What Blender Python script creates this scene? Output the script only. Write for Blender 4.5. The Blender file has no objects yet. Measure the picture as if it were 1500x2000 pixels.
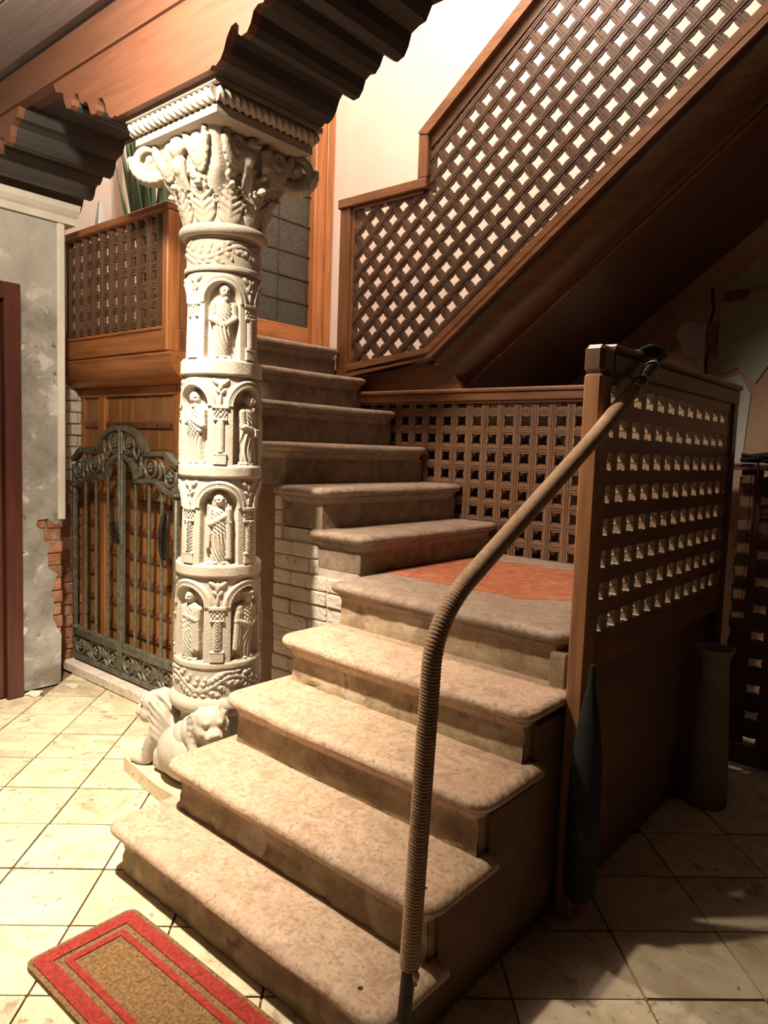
import bpy, bmesh, math, random
import numpy as np
from mathutils import Vector, Matrix

random.seed(7)
rng = np.random.default_rng(7)
scene = bpy.context.scene
COL = scene.collection
PI = math.pi

# ------------------------------------------------------------------ camera
YAW, PITCH, ROLL, EYE = math.radians(40.02), math.radians(5.0), math.radians(2.02), 1.46
FW = Vector((-math.sin(YAW) * math.cos(PITCH), math.cos(YAW) * math.cos(PITCH), -math.sin(PITCH)))
R0 = Vector((math.cos(YAW), math.sin(YAW), 0)); U0 = R0.cross(FW)
RT = R0 * math.cos(ROLL) + U0 * math.sin(ROLL); UP = -R0 * math.sin(ROLL) + U0 * math.cos(ROLL)
cam_data = bpy.data.cameras.new('camera'); cam = bpy.data.objects.new('camera', cam_data); COL.objects.link(cam)
cam_data.sensor_fit = 'HORIZONTAL'; cam_data.sensor_width = 36; cam_data.lens = 1410.7 * 36 / 1500
cam_data.clip_start = 0.05
cam.matrix_world = Matrix(((RT.x, UP.x, -FW.x, 0), (RT.y, UP.y, -FW.y, 0), (RT.z, UP.z, -FW.z, EYE), (0, 0, 0, 1)))
scene.camera = cam

# ------------------------------------------------------------------ world, lamps, exposure
w = bpy.data.worlds.new('world'); scene.world = w; w.use_nodes = True
w.node_tree.nodes['Background'].inputs[0].default_value = (0.30, 0.24, 0.20, 1)
w.node_tree.nodes['Background'].inputs[1].default_value = 0.008


def lamp(name, kind, loc, energy, color, radius, aim=None, size=None, blend=1.0):
    d = bpy.data.lights.new(name, kind); d.energy = energy; d.color = color; d.shadow_soft_size = radius
    o = bpy.data.objects.new(name, d); COL.objects.link(o); o.location = loc
    if kind == 'SPOT':
        d.spot_size = math.radians(size); d.spot_blend = blend
        o.rotation_euler = (Vector(aim) - Vector(loc)).to_track_quat('-Z', 'Y').to_euler()
    return o


lamp('ceiling_lamp', 'SPOT', (-2.12, 0.86, 3.06), 680, (1.0, 0.86, 0.67), 0.05, (-2.8, 1.35, 0.0), 75, 1.0)
lamp('ceiling_lamp_spill', 'POINT', (-2.12, 0.86, 3.02), 150, (1.0, 0.85, 0.66), 0.05)
lamp('stairwell_lamp', 'POINT', (-2.5, 2.45, 5.4), 215, (1.0, 0.88, 0.78), 0.06)

scene.view_settings.view_transform = 'Standard'
scene.view_settings.look = 'None'
scene.view_settings.gamma = 1.0
scene.view_settings.use_curve_mapping = False
scene.view_settings.exposure = 0.35


# ------------------------------------------------------------------ materials
def ramp(nt, cols):
    n = nt.nodes.new('ShaderNodeValToRGB'); e = n.color_ramp.elements
    for i, (p, c) in enumerate(cols):
        el = e[i] if i < 2 else e.new(p)
        el.position = p; el.color = (*c, 1)
    return n


def mk(name, cols, scale=6.0, rough=0.7, bump=0.15, bscale=40.0, stretch=(1, 1, 1), rot=(0, 0, 0), metal=0.0,
       var=0.0, spots=None, dist=0.0, spec=0.4, coat=0.0, zband=None, detail=8.0):
    """noise-ramped principled material in world position; stretch < 1 draws the grain out along that axis"""
    m = bpy.data.materials.new(name); m.use_nodes = True; nt = m.node_tree; L = nt.links
    b = nt.nodes['Principled BSDF']
    g = nt.nodes.new('ShaderNodeNewGeometry')
    mp = nt.nodes.new('ShaderNodeMapping'); mp.vector_type = 'POINT'
    mp.inputs['Rotation'].default_value = rot; mp.inputs['Scale'].default_value = stretch
    L.new(g.outputs['Position'], mp.inputs['Vector'])
    oi = nt.nodes.new('ShaderNodeObjectInfo')
    vec = mp.outputs['Vector']
    if var:
        sc = nt.nodes.new('ShaderNodeVectorMath'); sc.operation = 'ADD'
        ml = nt.nodes.new('ShaderNodeMath'); ml.operation = 'MULTIPLY'; ml.inputs[1].default_value = 37.0
        L.new(oi.outputs['Random'], ml.inputs[0]); L.new(vec, sc.inputs[0]); L.new(ml.outputs[0], sc.inputs[1]); vec = sc.outputs[0]
    n1 = nt.nodes.new('ShaderNodeTexNoise'); n1.inputs['Scale'].default_value = scale; n1.inputs['Detail'].default_value = detail
    n1.inputs['Roughness'].default_value = 0.62; n1.inputs['Distortion'].default_value = dist
    L.new(vec, n1.inputs['Vector'])
    r = ramp(nt, cols); L.new(n1.outputs['Fac'], r.inputs['Fac']); col = r.outputs['Color']
    if spots:
        for (sscale, lo, hi, sc_col) in spots:
            n3 = nt.nodes.new('ShaderNodeTexNoise'); n3.inputs['Scale'].default_value = sscale; n3.inputs['Detail'].default_value = 6
            n3.inputs['Distortion'].default_value = 0.6
            L.new(vec, n3.inputs['Vector'])
            r3 = ramp(nt, [(lo, (0, 0, 0)), (hi, (1, 1, 1))]); L.new(n3.outputs['Fac'], r3.inputs['Fac'])
            mx = nt.nodes.new('ShaderNodeMix'); mx.data_type = 'RGBA'
            L.new(r3.outputs['Color'], mx.inputs[0]); L.new(col, mx.inputs[6]); mx.inputs[7].default_value = (*sc_col, 1)
            col = mx.outputs[2]
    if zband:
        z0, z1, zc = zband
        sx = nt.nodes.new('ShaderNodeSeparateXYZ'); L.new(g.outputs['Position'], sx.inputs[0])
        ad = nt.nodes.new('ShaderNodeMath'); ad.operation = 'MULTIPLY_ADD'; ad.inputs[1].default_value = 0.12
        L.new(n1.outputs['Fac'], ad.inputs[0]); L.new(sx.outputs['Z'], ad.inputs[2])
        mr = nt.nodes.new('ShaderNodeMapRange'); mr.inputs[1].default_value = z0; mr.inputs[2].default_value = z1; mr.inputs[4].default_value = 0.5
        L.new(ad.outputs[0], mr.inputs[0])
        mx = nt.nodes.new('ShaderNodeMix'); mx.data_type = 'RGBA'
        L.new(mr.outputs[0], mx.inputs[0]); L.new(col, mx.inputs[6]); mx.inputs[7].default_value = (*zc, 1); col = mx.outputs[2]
    if var:
        hs = nt.nodes.new('ShaderNodeHueSaturation')
        mr = nt.nodes.new('ShaderNodeMapRange'); mr.inputs[3].default_value = 1 - var; mr.inputs[4].default_value = 1 + var
        L.new(oi.outputs['Random'], mr.inputs[0]); L.new(mr.outputs[0], hs.inputs['Value']); L.new(col, hs.inputs['Color']); col = hs.outputs['Color']
    L.new(col, b.inputs['Base Color'])
    b.inputs['Roughness'].default_value = rough; b.inputs['Metallic'].default_value = metal
    b.inputs['Specular IOR Level'].default_value = spec; b.inputs['Coat Weight'].default_value = coat
    if coat:
        b.inputs['Coat Roughness'].default_value = 0.3
    if bump:
        n2 = nt.nodes.new('ShaderNodeTexNoise'); n2.inputs['Scale'].default_value = bscale; n2.inputs['Detail'].default_value = 6
        L.new(mp.outputs['Vector'], n2.inputs['Vector'])
        bp = nt.nodes.new('ShaderNodeBump'); bp.inputs['Strength'].default_value = bump; bp.inputs['Distance'].default_value = 0.01
        L.new(n2.outputs['Fac'], bp.inputs['Height']); L.new(bp.outputs['Normal'], b.inputs['Normal'])
    return m


def wood(name, dark, light, axis, rough=0.42, var=0.12, coat=0.15, bump=0.12, rot=(0, 0, 0)):
    st = {'x': (0.09, 1, 1), 'y': (1, 0.09, 1), 'z': (1, 1, 0.09)}[axis]
    mid = tuple((a + b) / 2 for a, b in zip(dark, light))
    return mk(name, [(0.3, dark), (0.5, mid), (0.72, light)], 28, rough, bump, 60, st, rot, 0, var, None, 0.4, 0.45, coat)


M = {}
M['column'] = mk('carved_limestone', [(0.3, (0.41, 0.355, 0.285)), (0.6, (0.49, 0.435, 0.36)), (0.8, (0.55, 0.495, 0.42))], 9, 0.85, 0.2, 110,
                 spots=[(60, 0.68, 0.74, (0.42, 0.34, 0.27))])
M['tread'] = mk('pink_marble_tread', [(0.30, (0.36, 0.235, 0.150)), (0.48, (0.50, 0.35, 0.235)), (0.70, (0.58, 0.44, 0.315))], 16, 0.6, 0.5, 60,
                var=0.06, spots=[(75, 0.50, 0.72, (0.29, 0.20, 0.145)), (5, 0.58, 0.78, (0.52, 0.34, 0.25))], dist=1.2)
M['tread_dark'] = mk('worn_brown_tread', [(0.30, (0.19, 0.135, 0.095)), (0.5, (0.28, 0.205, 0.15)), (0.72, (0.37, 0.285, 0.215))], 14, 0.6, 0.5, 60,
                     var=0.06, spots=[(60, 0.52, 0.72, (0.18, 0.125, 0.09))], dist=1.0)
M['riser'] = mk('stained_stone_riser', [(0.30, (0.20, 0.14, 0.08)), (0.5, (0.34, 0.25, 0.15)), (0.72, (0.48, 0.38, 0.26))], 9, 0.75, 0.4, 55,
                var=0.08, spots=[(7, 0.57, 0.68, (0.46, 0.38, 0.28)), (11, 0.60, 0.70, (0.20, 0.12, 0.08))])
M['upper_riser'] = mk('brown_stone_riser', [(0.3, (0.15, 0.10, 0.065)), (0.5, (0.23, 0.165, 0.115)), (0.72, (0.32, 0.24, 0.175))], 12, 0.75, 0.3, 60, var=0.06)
M['inlay'] = mk('red_marble', [(0.3, (0.24, 0.065, 0.03)), (0.5, (0.38, 0.125, 0.06)), (0.75, (0.50, 0.24, 0.14))], 14, 0.5, 0.15, 60, dist=1.2)
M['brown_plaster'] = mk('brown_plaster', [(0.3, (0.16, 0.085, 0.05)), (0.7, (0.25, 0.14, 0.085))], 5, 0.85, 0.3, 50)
M['tile'] = mk('floor_marble_tile', [(0.28, (0.40, 0.32, 0.20)), (0.5, (0.62, 0.53, 0.36)), (0.75, (0.72, 0.63, 0.46))], 7, 0.5, 0.22, 45,
               var=0.10, spots=[(15, 0.62, 0.68, (0.36, 0.27, 0.17)), (4, 0.55, 0.75, (0.50, 0.40, 0.26)), (40, 0.66, 0.70, (0.28, 0.20, 0.13))], dist=0.8)
M['grout'] = mk('floor_grout', [(0.3, (0.13, 0.09, 0.055)), (0.7, (0.24, 0.17, 0.11))], 20, 0.9, 0.3, 60)
M['grey_plaster'] = mk('grey_plaster', [(0.30, (0.17, 0.155, 0.13)), (0.5, (0.32, 0.305, 0.27)), (0.70, (0.47, 0.45, 0.41))], 4, 0.9, 0.7, 26,
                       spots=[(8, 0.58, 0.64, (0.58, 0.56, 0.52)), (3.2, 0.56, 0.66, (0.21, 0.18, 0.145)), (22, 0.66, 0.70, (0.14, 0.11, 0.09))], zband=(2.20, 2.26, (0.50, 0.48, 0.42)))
M['mortar'] = mk('old_mortar', [(0.3, (0.17, 0.13, 0.095)), (0.7, (0.33, 0.27, 0.21))], 18, 0.95, 0.5, 60)
M['brick'] = mk('red_brick', [(0.3, (0.27, 0.11, 0.065)), (0.5, (0.38, 0.17, 0.10)), (0.7, (0.45, 0.30, 0.21))], 13, 0.95, 0.9, 55, var=0.3)
M['pale_brick'] = mk('painted_brick', [(0.3, (0.54, 0.45, 0.365)), (0.5, (0.66, 0.57, 0.48)), (0.75, (0.74, 0.66, 0.58))], 12, 0.85, 0.9, 50, var=0.10,
                     spots=[(30, 0.66, 0.72, (0.30, 0.20, 0.15))])
M['pale_mortar'] = mk('painted_mortar', [(0.3, (0.46, 0.38, 0.31)), (0.7, (0.60, 0.52, 0.44))], 18, 0.95, 0.6, 60)
M['cream'] = mk('cream_wall_paint', [(0.3, (0.70, 0.60, 0.52)), (0.7, (0.78, 0.68, 0.60))], 1.6, 0.8, 0.06, 30)
M['pale_trim'] = mk('pale_painted_trim', [(0.3, (0.60, 0.56, 0.48)), (0.7, (0.72, 0.68, 0.60))], 7, 0.7, 0.1, 40)
M['green_plaster'] = mk('damp_plaster', [(0.28, (0.46, 0.25, 0.15)), (0.5, (0.56, 0.36, 0.25)), (0.72, (0.52, 0.44, 0.33))], 2.4, 0.9, 0.4, 30)
M['patch_blue'] = mk('pale_filler', [(0.3, (0.62, 0.62, 0.57)), (0.7, (0.72, 0.71, 0.65))], 8, 0.9, 0.2, 40)
M['patch_green'] = mk('green_grey_plaster', [(0.3, (0.40, 0.40, 0.29)), (0.7, (0.54, 0.54, 0.42))], 5, 0.9, 0.4, 40)
LD, LL = (0.13, 0.070, 0.039), (0.28, 0.155, 0.09)
M['lat_x'] = wood('lattice_wood_x', LD, LL, 'x')
M['lat_y'] = wood('lattice_wood_y', LD, LL, 'y')
M['lat_z'] = wood('lattice_wood_z', LD, LL, 'z')
RAKE = math.radians(38.6)
M['lat_pale'] = wood('pale_lattice_wood', (0.26, 0.17, 0.10), (0.42, 0.31, 0.21), 'z')  # paler tone for the upright slats of the right panel
RD, RL = (0.070, 0.037, 0.021), (0.16, 0.088, 0.052)
M['lat_r'] = wood('lattice_wood_raked', RD, RL, 'x', rot=(0, RAKE, 0))
M['bay_x'] = wood('bay_lattice_x', (0.085, 0.043, 0.022), (0.19, 0.10, 0.055), 'x')
M['bay_z'] = wood('bay_lattice_z', (0.085, 0.043, 0.022), (0.19, 0.10, 0.055), 'z')
M['lat_p'] = wood('lattice_wood_cross', RD, RL, 'z', rot=(0, RAKE, 0))
FD, FL = (0.13, 0.052, 0.018), (0.30, 0.135, 0.055)
M['frame_x'] = wood('frame_wood_x', FD, FL, 'x')
M['frame_y'] = wood('frame_wood_y', FD, FL, 'y')
M['frame_z'] = wood('frame_wood_z', FD, FL, 'z')
M['newel_z'] = wood('newel_wood', (0.20, 0.088, 0.038), (0.40, 0.19, 0.085), 'z')
M['frame_r'] = wood('frame_wood_raked', FD, FL, 'x', rot=(0, RAKE, 0))
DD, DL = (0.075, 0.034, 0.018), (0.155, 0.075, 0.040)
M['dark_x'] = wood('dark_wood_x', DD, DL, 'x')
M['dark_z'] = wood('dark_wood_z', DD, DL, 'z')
M['dark_r'] = wood('dark_wood_raked', DD, DL, 'x', rot=(0, RAKE, 0), rough=0.3, coat=0.3)
OD, OL = (0.25, 0.085, 0.022), (0.50, 0.20, 0.065)
M['or_x'] = wood('orange_wood_x', OD, OL, 'x', rough=0.38)
M['or_y'] = wood('orange_wood_y', OD, OL, 'y', rough=0.38)
M['or_z'] = wood('orange_wood_z', OD, OL, 'z', rough=0.38)
M['door_z'] = wood('door_plank_wood', (0.20, 0.085, 0.025), (0.40, 0.19, 0.065), 'z', rough=0.4)
M['door_x'] = wood('door_rail_wood', (0.12, 0.04, 0.016), (0.24, 0.09, 0.036), 'x', rough=0.38)
M['beam'] = wood('beam_wood', (0.13, 0.052, 0.029), (0.175, 0.076, 0.044), 'x', rough=0.6, coat=0.05)
M['corbel'] = wood('corbel_wood', (0.115, 0.042, 0.022), (0.16, 0.066, 0.036), 'x', rough=0.6, coat=0.05)
M['black_wood'] = wood('near_black_wood', (0.030, 0.026, 0.026), (0.062, 0.054, 0.052), 'y', rough=0.5, coat=0.05)  # near-black tone for the corbel bodies and rear beam
M['ceiling'] = wood('ceiling_wood', (0.17, 0.135, 0.135), (0.24, 0.20, 0.20), 'x', rough=0.6, coat=0)
M['redwood'] = wood('red_brown_paint', (0.055, 0.016, 0.011), (0.10, 0.030, 0.020), 'z', rough=0.4)
M['iron'] = mk('green_black_iron', [(0.3, (0.070, 0.068, 0.050)), (0.55, (0.15, 0.145, 0.105)), (0.8, (0.26, 0.25, 0.18))], 30, 0.5, 0.25, 90, metal=0.3)
M['blackiron'] = mk('dark_steel', [(0.3, (0.020, 0.016, 0.014)), (0.7, (0.05, 0.04, 0.032))], 20, 0.45, 0.1, 90, metal=0.5)
M['rope'] = mk('hemp_cord', [(0.3, (0.38, 0.24, 0.145)), (0.7, (0.56, 0.37, 0.235))], 60, 0.8, 0.2, 300)
M['cord'] = mk('pale_cord', [(0.3, (0.50, 0.34, 0.22)), (0.7, (0.62, 0.46, 0.32))], 60, 0.8, 0.1, 300)
M['coir'] = mk('coir_fibre', [(0.3, (0.15, 0.075, 0.026)), (0.5, (0.27, 0.15, 0.058)), (0.75, (0.40, 0.25, 0.11))], 90, 0.95, 0.8, 350)
M['coir_red'] = mk('red_coir_fibre', [(0.3, (0.24, 0.018, 0.014)), (0.5, (0.38, 0.036, 0.028)), (0.75, (0.46, 0.09, 0.05))], 90, 0.95, 0.8, 350)
M['leaf'] = mk('leaf_green', [(0.3, (0.045, 0.10, 0.045)), (0.7, (0.14, 0.22, 0.10))], 25, 0.45, 0.1, 60, (1, 1, 0.1), var=0.35)
M['pot'] = mk('terracotta', [(0.3, (0.35, 0.14, 0.07)), (0.7, (0.45, 0.2, 0.1))], 12, 0.8, 0.1, 60)
M['soil'] = mk('soil', [(0.3, (0.03, 0.02, 0.012)), (0.7, (0.07, 0.05, 0.03))], 40, 0.95, 0.4, 60)
M['cloth'] = mk('white_cloth', [(0.3, (0.66, 0.68, 0.66)), (0.7, (0.78, 0.80, 0.78))], 5, 0.7, 0.05, 40)
M['glass'] = mk('leaded_glass', [(0.3, (0.022, 0.022, 0.016)), (0.55, (0.055, 0.055, 0.04)), (0.8, (0.10, 0.10, 0.075))], 30, 0.35, 1.0, 70, var=0.15, dist=1.5, spec=0.6)
M['lead'] = mk('lead_came', [(0.3, (0.035, 0.03, 0.025)), (0.7, (0.07, 0.06, 0.05))], 30, 0.5, 0.1, 80, metal=0.4)
M['pale_pot'] = mk('pale_stoneware', [(0.3, (0.26, 0.20, 0.15)), (0.7, (0.36, 0.29, 0.22))], 8, 0.7, 0.1, 60)
M['blackcloth'] = mk('black_fabric', [(0.3, (0.010, 0.010, 0.010)), (0.7, (0.022, 0.022, 0.022))], 30, 0.9, 0.1, 60)
M['plasterbit'] = mk('white_plaster_crumb', [(0.3, (0.62, 0.56, 0.46)), (0.7, (0.75, 0.69, 0.58))], 20, 0.9, 0.2, 60)


# ------------------------------------------------------------------ mesh helpers
class MB:
    def __init__(s):
        s.V = []; s.F = []

    def add(s, V, F):
        o = len(s.V); s.V.extend(tuple(map(float, v)) for v in V); s.F.extend(tuple(i + o for i in f) for f in F); return s

    def box(s, a, b, c=0.004):
        """chamfered box between corners a and b"""
        lo = [min(p, q) for p, q in zip(a, b)]; hi = [max(p, q) for p, q in zip(a, b)]
        c = min([c] + [(q - p) * 0.3 for p, q in zip(lo, hi)])
        V = []; idx = {}
        for sx in (0, 1):
            for sy in (0, 1):
                for sz in (0, 1):
                    P = [(lo, hi)[k][i] for i, k in enumerate((sx, sy, sz))]
                    D = [c if k == 0 else -c for k in (sx, sy, sz)]
                    for ax in range(3):
                        p = [P[i] + (D[i] if i != ax else 0) for i in range(3)]
                        idx[(sx, sy, sz, ax)] = len(V); V.append(p)
        F = []
        q = [(0, 0), (1, 0), (1, 1), (0, 1)]
        for ax in range(3):
            for sd in (0, 1):
                f = []
                for (i, j) in q:
                    k = [0, 0, 0]; k[ax] = sd; k[(ax + 1) % 3] = i; k[(ax + 2) % 3] = j
                    f.append(idx[(*k, ax)])
                F.append(f if sd else f[::-1])
        for ax in range(3):                                            # edges along ax
            for i in (0, 1):
                for j in (0, 1):
                    a1, a2 = (ax + 1) % 3, (ax + 2) % 3
                    k0 = [0, 0, 0]; k0[a1] = i; k0[a2] = j; k1 = list(k0); k1[ax] = 1
                    f = [idx[(*k0, a1)], idx[(*k1, a1)], idx[(*k1, a2)], idx[(*k0, a2)]]
                    F.append(f if i != j else f[::-1])
        for sx in (0, 1):
            for sy in (0, 1):
                for sz in (0, 1):
                    f = [idx[(sx, sy, sz, 0)], idx[(sx, sy, sz, 1)], idx[(sx, sy, sz, 2)]]
                    F.append(f if (sx + sy + sz) % 2 else f[::-1])
        return s.add(V, F)

    def prism(s, poly, fr, d0, d1):
        """polygon (a,b) extruded between depths d0..d1; fr(a,b,d)->xyz"""
        n = len(poly)
        V = [fr(a, b, d0) for a, b in poly] + [fr(a, b, d1) for a, b in poly]
        F = [list(range(n))[::-1], list(range(n, 2 * n))] + [[i, (i + 1) % n, n + (i + 1) % n, n + i] for i in range(n)]
        return s.add(V, F)

    def tube(s, pts, r, n=8, closed=False, cap=True):
        P = [Vector(p) for p in pts]; m = len(P)
        rr = r if hasattr(r, '__len__') else [r] * m
        T = []
        for i in range(m):
            a = P[(i - 1) % m] if (closed or i > 0) else P[i]; b = P[(i + 1) % m] if (closed or i < m - 1) else P[i]
            t = (b - a); T.append(t.normalized() if t.length > 1e-9 else Vector((0, 0, 1)))
        up = Vector((0, 0, 1)) if abs(T[0].z) < 0.9 else Vector((1, 0, 0))
        N = (up - T[0] * up.dot(T[0])).normalized(); V = []
        for i in range(m):
            N = (N - T[i] * N.dot(T[i])); N.normalize(); B = T[i].cross(N)
            for k in range(n):
                a = 2 * PI * k / n
                V.append(P[i] + (N * math.cos(a) + B * math.sin(a)) * rr[i])
        F = []
        for i in range(m if closed else m - 1):
            j = (i + 1) % m
            for k in range(n):
                l = (k + 1) % n; F.append([i * n + k, i * n + l, j * n + l, j * n + k])
        if cap and not closed:
            F.append(list(range(n))[::-1]); F.append([(m - 1) * n + k for k in range(n)])
        return s.add(V, F)

    def lathe(s, prof, c=(0, 0, 0), n=32):
        V = []; F = []; m = len(prof)
        for r, z in prof:
            for k in range(n):
                a = 2 * PI * k / n; V.append((c[0] + r * math.cos(a), c[1] + r * math.sin(a), c[2] + z))
        for i in range(m - 1):
            for k in range(n):
                l = (k + 1) % n; F.append([i * n + k, i * n + l, (i + 1) * n + l, (i + 1) * n + k])
        F.append(list(range(n))[::-1]); F.append([(m - 1) * n + k for k in range(n)])
        return s.add(V, F)

    def ell(s, c, r, rot=None, nu=14, nv=9):
        V = []; F = []
        Rm = rot or Matrix.Identity(3)
        for i in range(nv + 1):
            ph = PI * i / nv
            for k in range(nu):
                a = 2 * PI * k / nu
                p = Rm @ Vector((r[0] * math.sin(ph) * math.cos(a), r[1] * math.sin(ph) * math.sin(a), r[2] * math.cos(ph)))
                V.append((c[0] + p.x, c[1] + p.y, c[2] + p.z))
        for i in range(nv):
            for k in range(nu):
                l = (k + 1) % nu; F.append([i * nu + k, (i + 1) * nu + k, (i + 1) * nu + l, i * nu + l])
        return s.add(V, F)

    def build(s, name, mat, parent=None, smooth=False, loc=None, remesh=None):
        base = Vector(parent['_o']) if parent else Vector((0, 0, 0))
        o0 = Vector(loc) if loc is not None else base
        me = bpy.data.meshes.new(name)
        V = [(x - o0.x, y - o0.y, z - o0.z) for x, y, z in s.V]
        me.from_pydata(V, [], s.F); me.validate(verbose=False)
        bm = bmesh.new(); bm.from_mesh(me); bmesh.ops.recalc_face_normals(bm, faces=bm.faces); bm.to_mesh(me); bm.free()
        if mat: me.materials.append(mat)
        if smooth:
            me.polygons.foreach_set('use_smooth', [True] * len(me.polygons))
            if smooth != 'all': me.set_sharp_from_angle(angle=math.radians(38))
        o = bpy.data.objects.new(name, me); COL.objects.link(o)
        if parent: o.parent = parent
        o.location = o0 - base
        o['_o'] = tuple(o0)
        return o


def arr_mesh(name, V, F, mat, parent, smooth=True):
    """fast path for numpy vertex / quad arrays"""
    base = np.array(parent['_o']) if parent else np.zeros(3)
    me = bpy.data.meshes.new(name)
    me.from_pydata((np.asarray(V) - base).tolist(), [], np.asarray(F).tolist()); me.update()
    me.materials.append(mat)
    if smooth: me.polygons.foreach_set('use_smooth', np.ones(len(me.polygons), bool))
    o = bpy.data.objects.new(name, me); COL.objects.link(o); o['_o'] = tuple(base)
    if parent: o.parent = parent
    return o


def tag(o, label, cat, group=None, kind=None):
    o['label'] = label; o['category'] = cat
    if group: o['group'] = group
    if kind: o['kind'] = kind
    return o


def thing(name, label, cat, loc=(0, 0, 0), group=None, kind=None):
    o = bpy.data.objects.new(name, None); COL.objects.link(o); o.location = loc; o['_o'] = tuple(float(v) for v in loc)
    o.empty_display_size = 0.1
    return tag(o, label, cat, group, kind)


def plabel(o, label):
    o['label'] = label; return o


def remeshed(mb, name, mat, parent, voxel=0.008, smooth_it=3):
    """fuse overlapping lumps into one continuous carved surface"""
    me = bpy.data.meshes.new('lump'); me.from_pydata(mb.V, [], mb.F); me.update()
    bm = bmesh.new(); bm.from_mesh(me); bmesh.ops.recalc_face_normals(bm, faces=bm.faces); bm.to_mesh(me); bm.free()
    o = bpy.data.objects.new('lump', me); COL.objects.link(o)
    r = o.modifiers.new('r', 'REMESH'); r.mode = 'VOXEL'; r.voxel_size = voxel
    if smooth_it:
        sm = o.modifiers.new('s', 'SMOOTH'); sm.iterations = smooth_it; sm.factor = 0.5
    dg = bpy.context.evaluated_depsgraph_get(); ev = o.evaluated_get(dg)
    m2 = bpy.data.meshes.new_from_object(ev)
    n = len(m2.vertices); co = np.empty(n * 3); m2.vertices.foreach_get('co', co); co = co.reshape(-1, 3)
    base = np.array(parent['_o']); m2.vertices.foreach_set('co', (co - base).ravel()); m2.update()
    bpy.data.objects.remove(o); bpy.data.meshes.remove(me)
    m2.name = name; m2.materials.clear(); m2.materials.append(mat)
    m2.polygons.foreach_set('use_smooth', np.ones(len(m2.polygons), bool))
    ob = bpy.data.objects.new(name, m2); COL.objects.link(ob); ob.parent = parent; ob['_o'] = tuple(base)
    return ob


_brick_me = {}


def block(name, a, b, mat, parent, rot=0.0, c=0.06):
    """one small block (brick, tile) sharing chamfered mesh data, scaled to its size"""
    key = (mat.name, c)
    if key not in _brick_me:
        mb = MB().box((-0.5, -0.5, -0.5), (0.5, 0.5, 0.5), c)
        me = bpy.data.meshes.new(name); me.from_pydata(mb.V, [], mb.F)
        bm = bmesh.new(); bm.from_mesh(me); bmesh.ops.recalc_face_normals(bm, faces=bm.faces); bm.to_mesh(me); bm.free()
        me.materials.append(mat); _brick_me[key] = me
    o = bpy.data.objects.new(name, _brick_me[key]); COL.objects.link(o)
    base = Vector(parent['_o']); o.parent = parent
    A, B = Vector(a), Vector(b)
    o.location = (A + B) / 2 - base; o.scale = (abs(B.x - A.x), abs(B.y - A.y), abs(B.z - A.z)); o.rotation_euler = (0, 0, rot)
    return o


XZ = lambda Y: (lambda a, b, d: (a, Y + d, b))          # polygon in x,z; depth along +y
YZ = lambda X: (lambda a, b, d: (X + d, a, b))
XY = lambda Z: (lambda a, b, d: (a, b, Z + d))

# ================================================================== THE SETTING
# ---- floor of diagonal marble tiles
floor_ = MB().box((-4.9, -0.6, -0.12), (1.6, 4.8, -0.012), 0.001).build('floor', M['grout'])
tag(floor_, 'floor of worn cream marble tiles laid diagonally around the staircase', 'floor', kind='structure')
TA = math.radians(42.2)
t1 = np.array([-math.sin(TA), math.cos(TA)]); t2 = np.array([math.cos(TA), math.sin(TA)])
alongs = [-0.8226 - 0.3053 * k for k in range(8, -1, -1)] + [-0.52, -0.21, 0.11, 0.46, 0.825, 1.158, 1.49, 1.82, 2.15]
crosses = [0.64, 0.93, 1.225, 1.515, 1.808, 2.087, 2.378, 2.668, 2.958, 3.245, 3.52, 3.777, 4.05, 4.33, 4.62]
for i in range(len(alongs) - 1):
    for j in range(len(crosses) - 1):
        u0, u1, v0, v1 = alongs[i], alongs[i + 1], crosses[j], crosses[j + 1]
        cx, cy = t2 * (u0 + u1) / 2 + t1 * (v0 + v1) / 2
        if cx < -4.2 or cx > 0.5 or cy < 0.35 or cy > 4.4 or (cy > 2.32 and cx < -1.05): continue
        if -1.75 < cx < -1.15 and cy > 1.5: continue                   # wholly under the stairs
        g = 0.0028 + 0.0012 * rng.random(); dz = -0.0025 * rng.random()
        o = block('tile', (cx - (u1 - u0) / 2 + g, cy - (v1 - v0) / 2 + g, -0.02 + dz), (cx + (u1 - u0) / 2 - g, cy + (v1 - v0) / 2 - g, dz), M['tile'], floor_, TA, 0.012)
        o.rotation_euler = (rng.normal(0, 0.002), rng.normal(0, 0.002), TA + rng.normal(0, 0.003))

# ---- left wall: plaster skin over brick, broken away at the corner
wl = MB().box((-4.9, -0.6, 0), (-4.165, 2.01, 2.72), 0.002).build('wall_left', M['mortar'])
tag(wl, 'grey peeling plaster wall with bare bricks at its corner, left of the iron gate', 'wall', kind='structure')
sk = [(-0.6, 0.0), (2.0, 0.0), (2.005, 0.30), (1.98, 0.34), (1.955, 0.40), (1.965, 0.47), (1.945, 0.55), (1.96, 0.60), (1.985, 0.66), (1.93, 0.70), (1.925, 0.78),
      (1.94, 0.84), (1.905, 0.86), (1.90, 0.925), (1.86, 0.95), (1.87, 0.985), (1.93, 0.99), (1.965, 0.955), (1.985, 0.955), (2.008, 0.97), (2.012, 1.05), (2.012, 2.66), (-0.6, 2.66)]
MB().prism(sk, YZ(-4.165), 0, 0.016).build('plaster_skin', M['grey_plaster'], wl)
z = 0.27; row = 0
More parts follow.
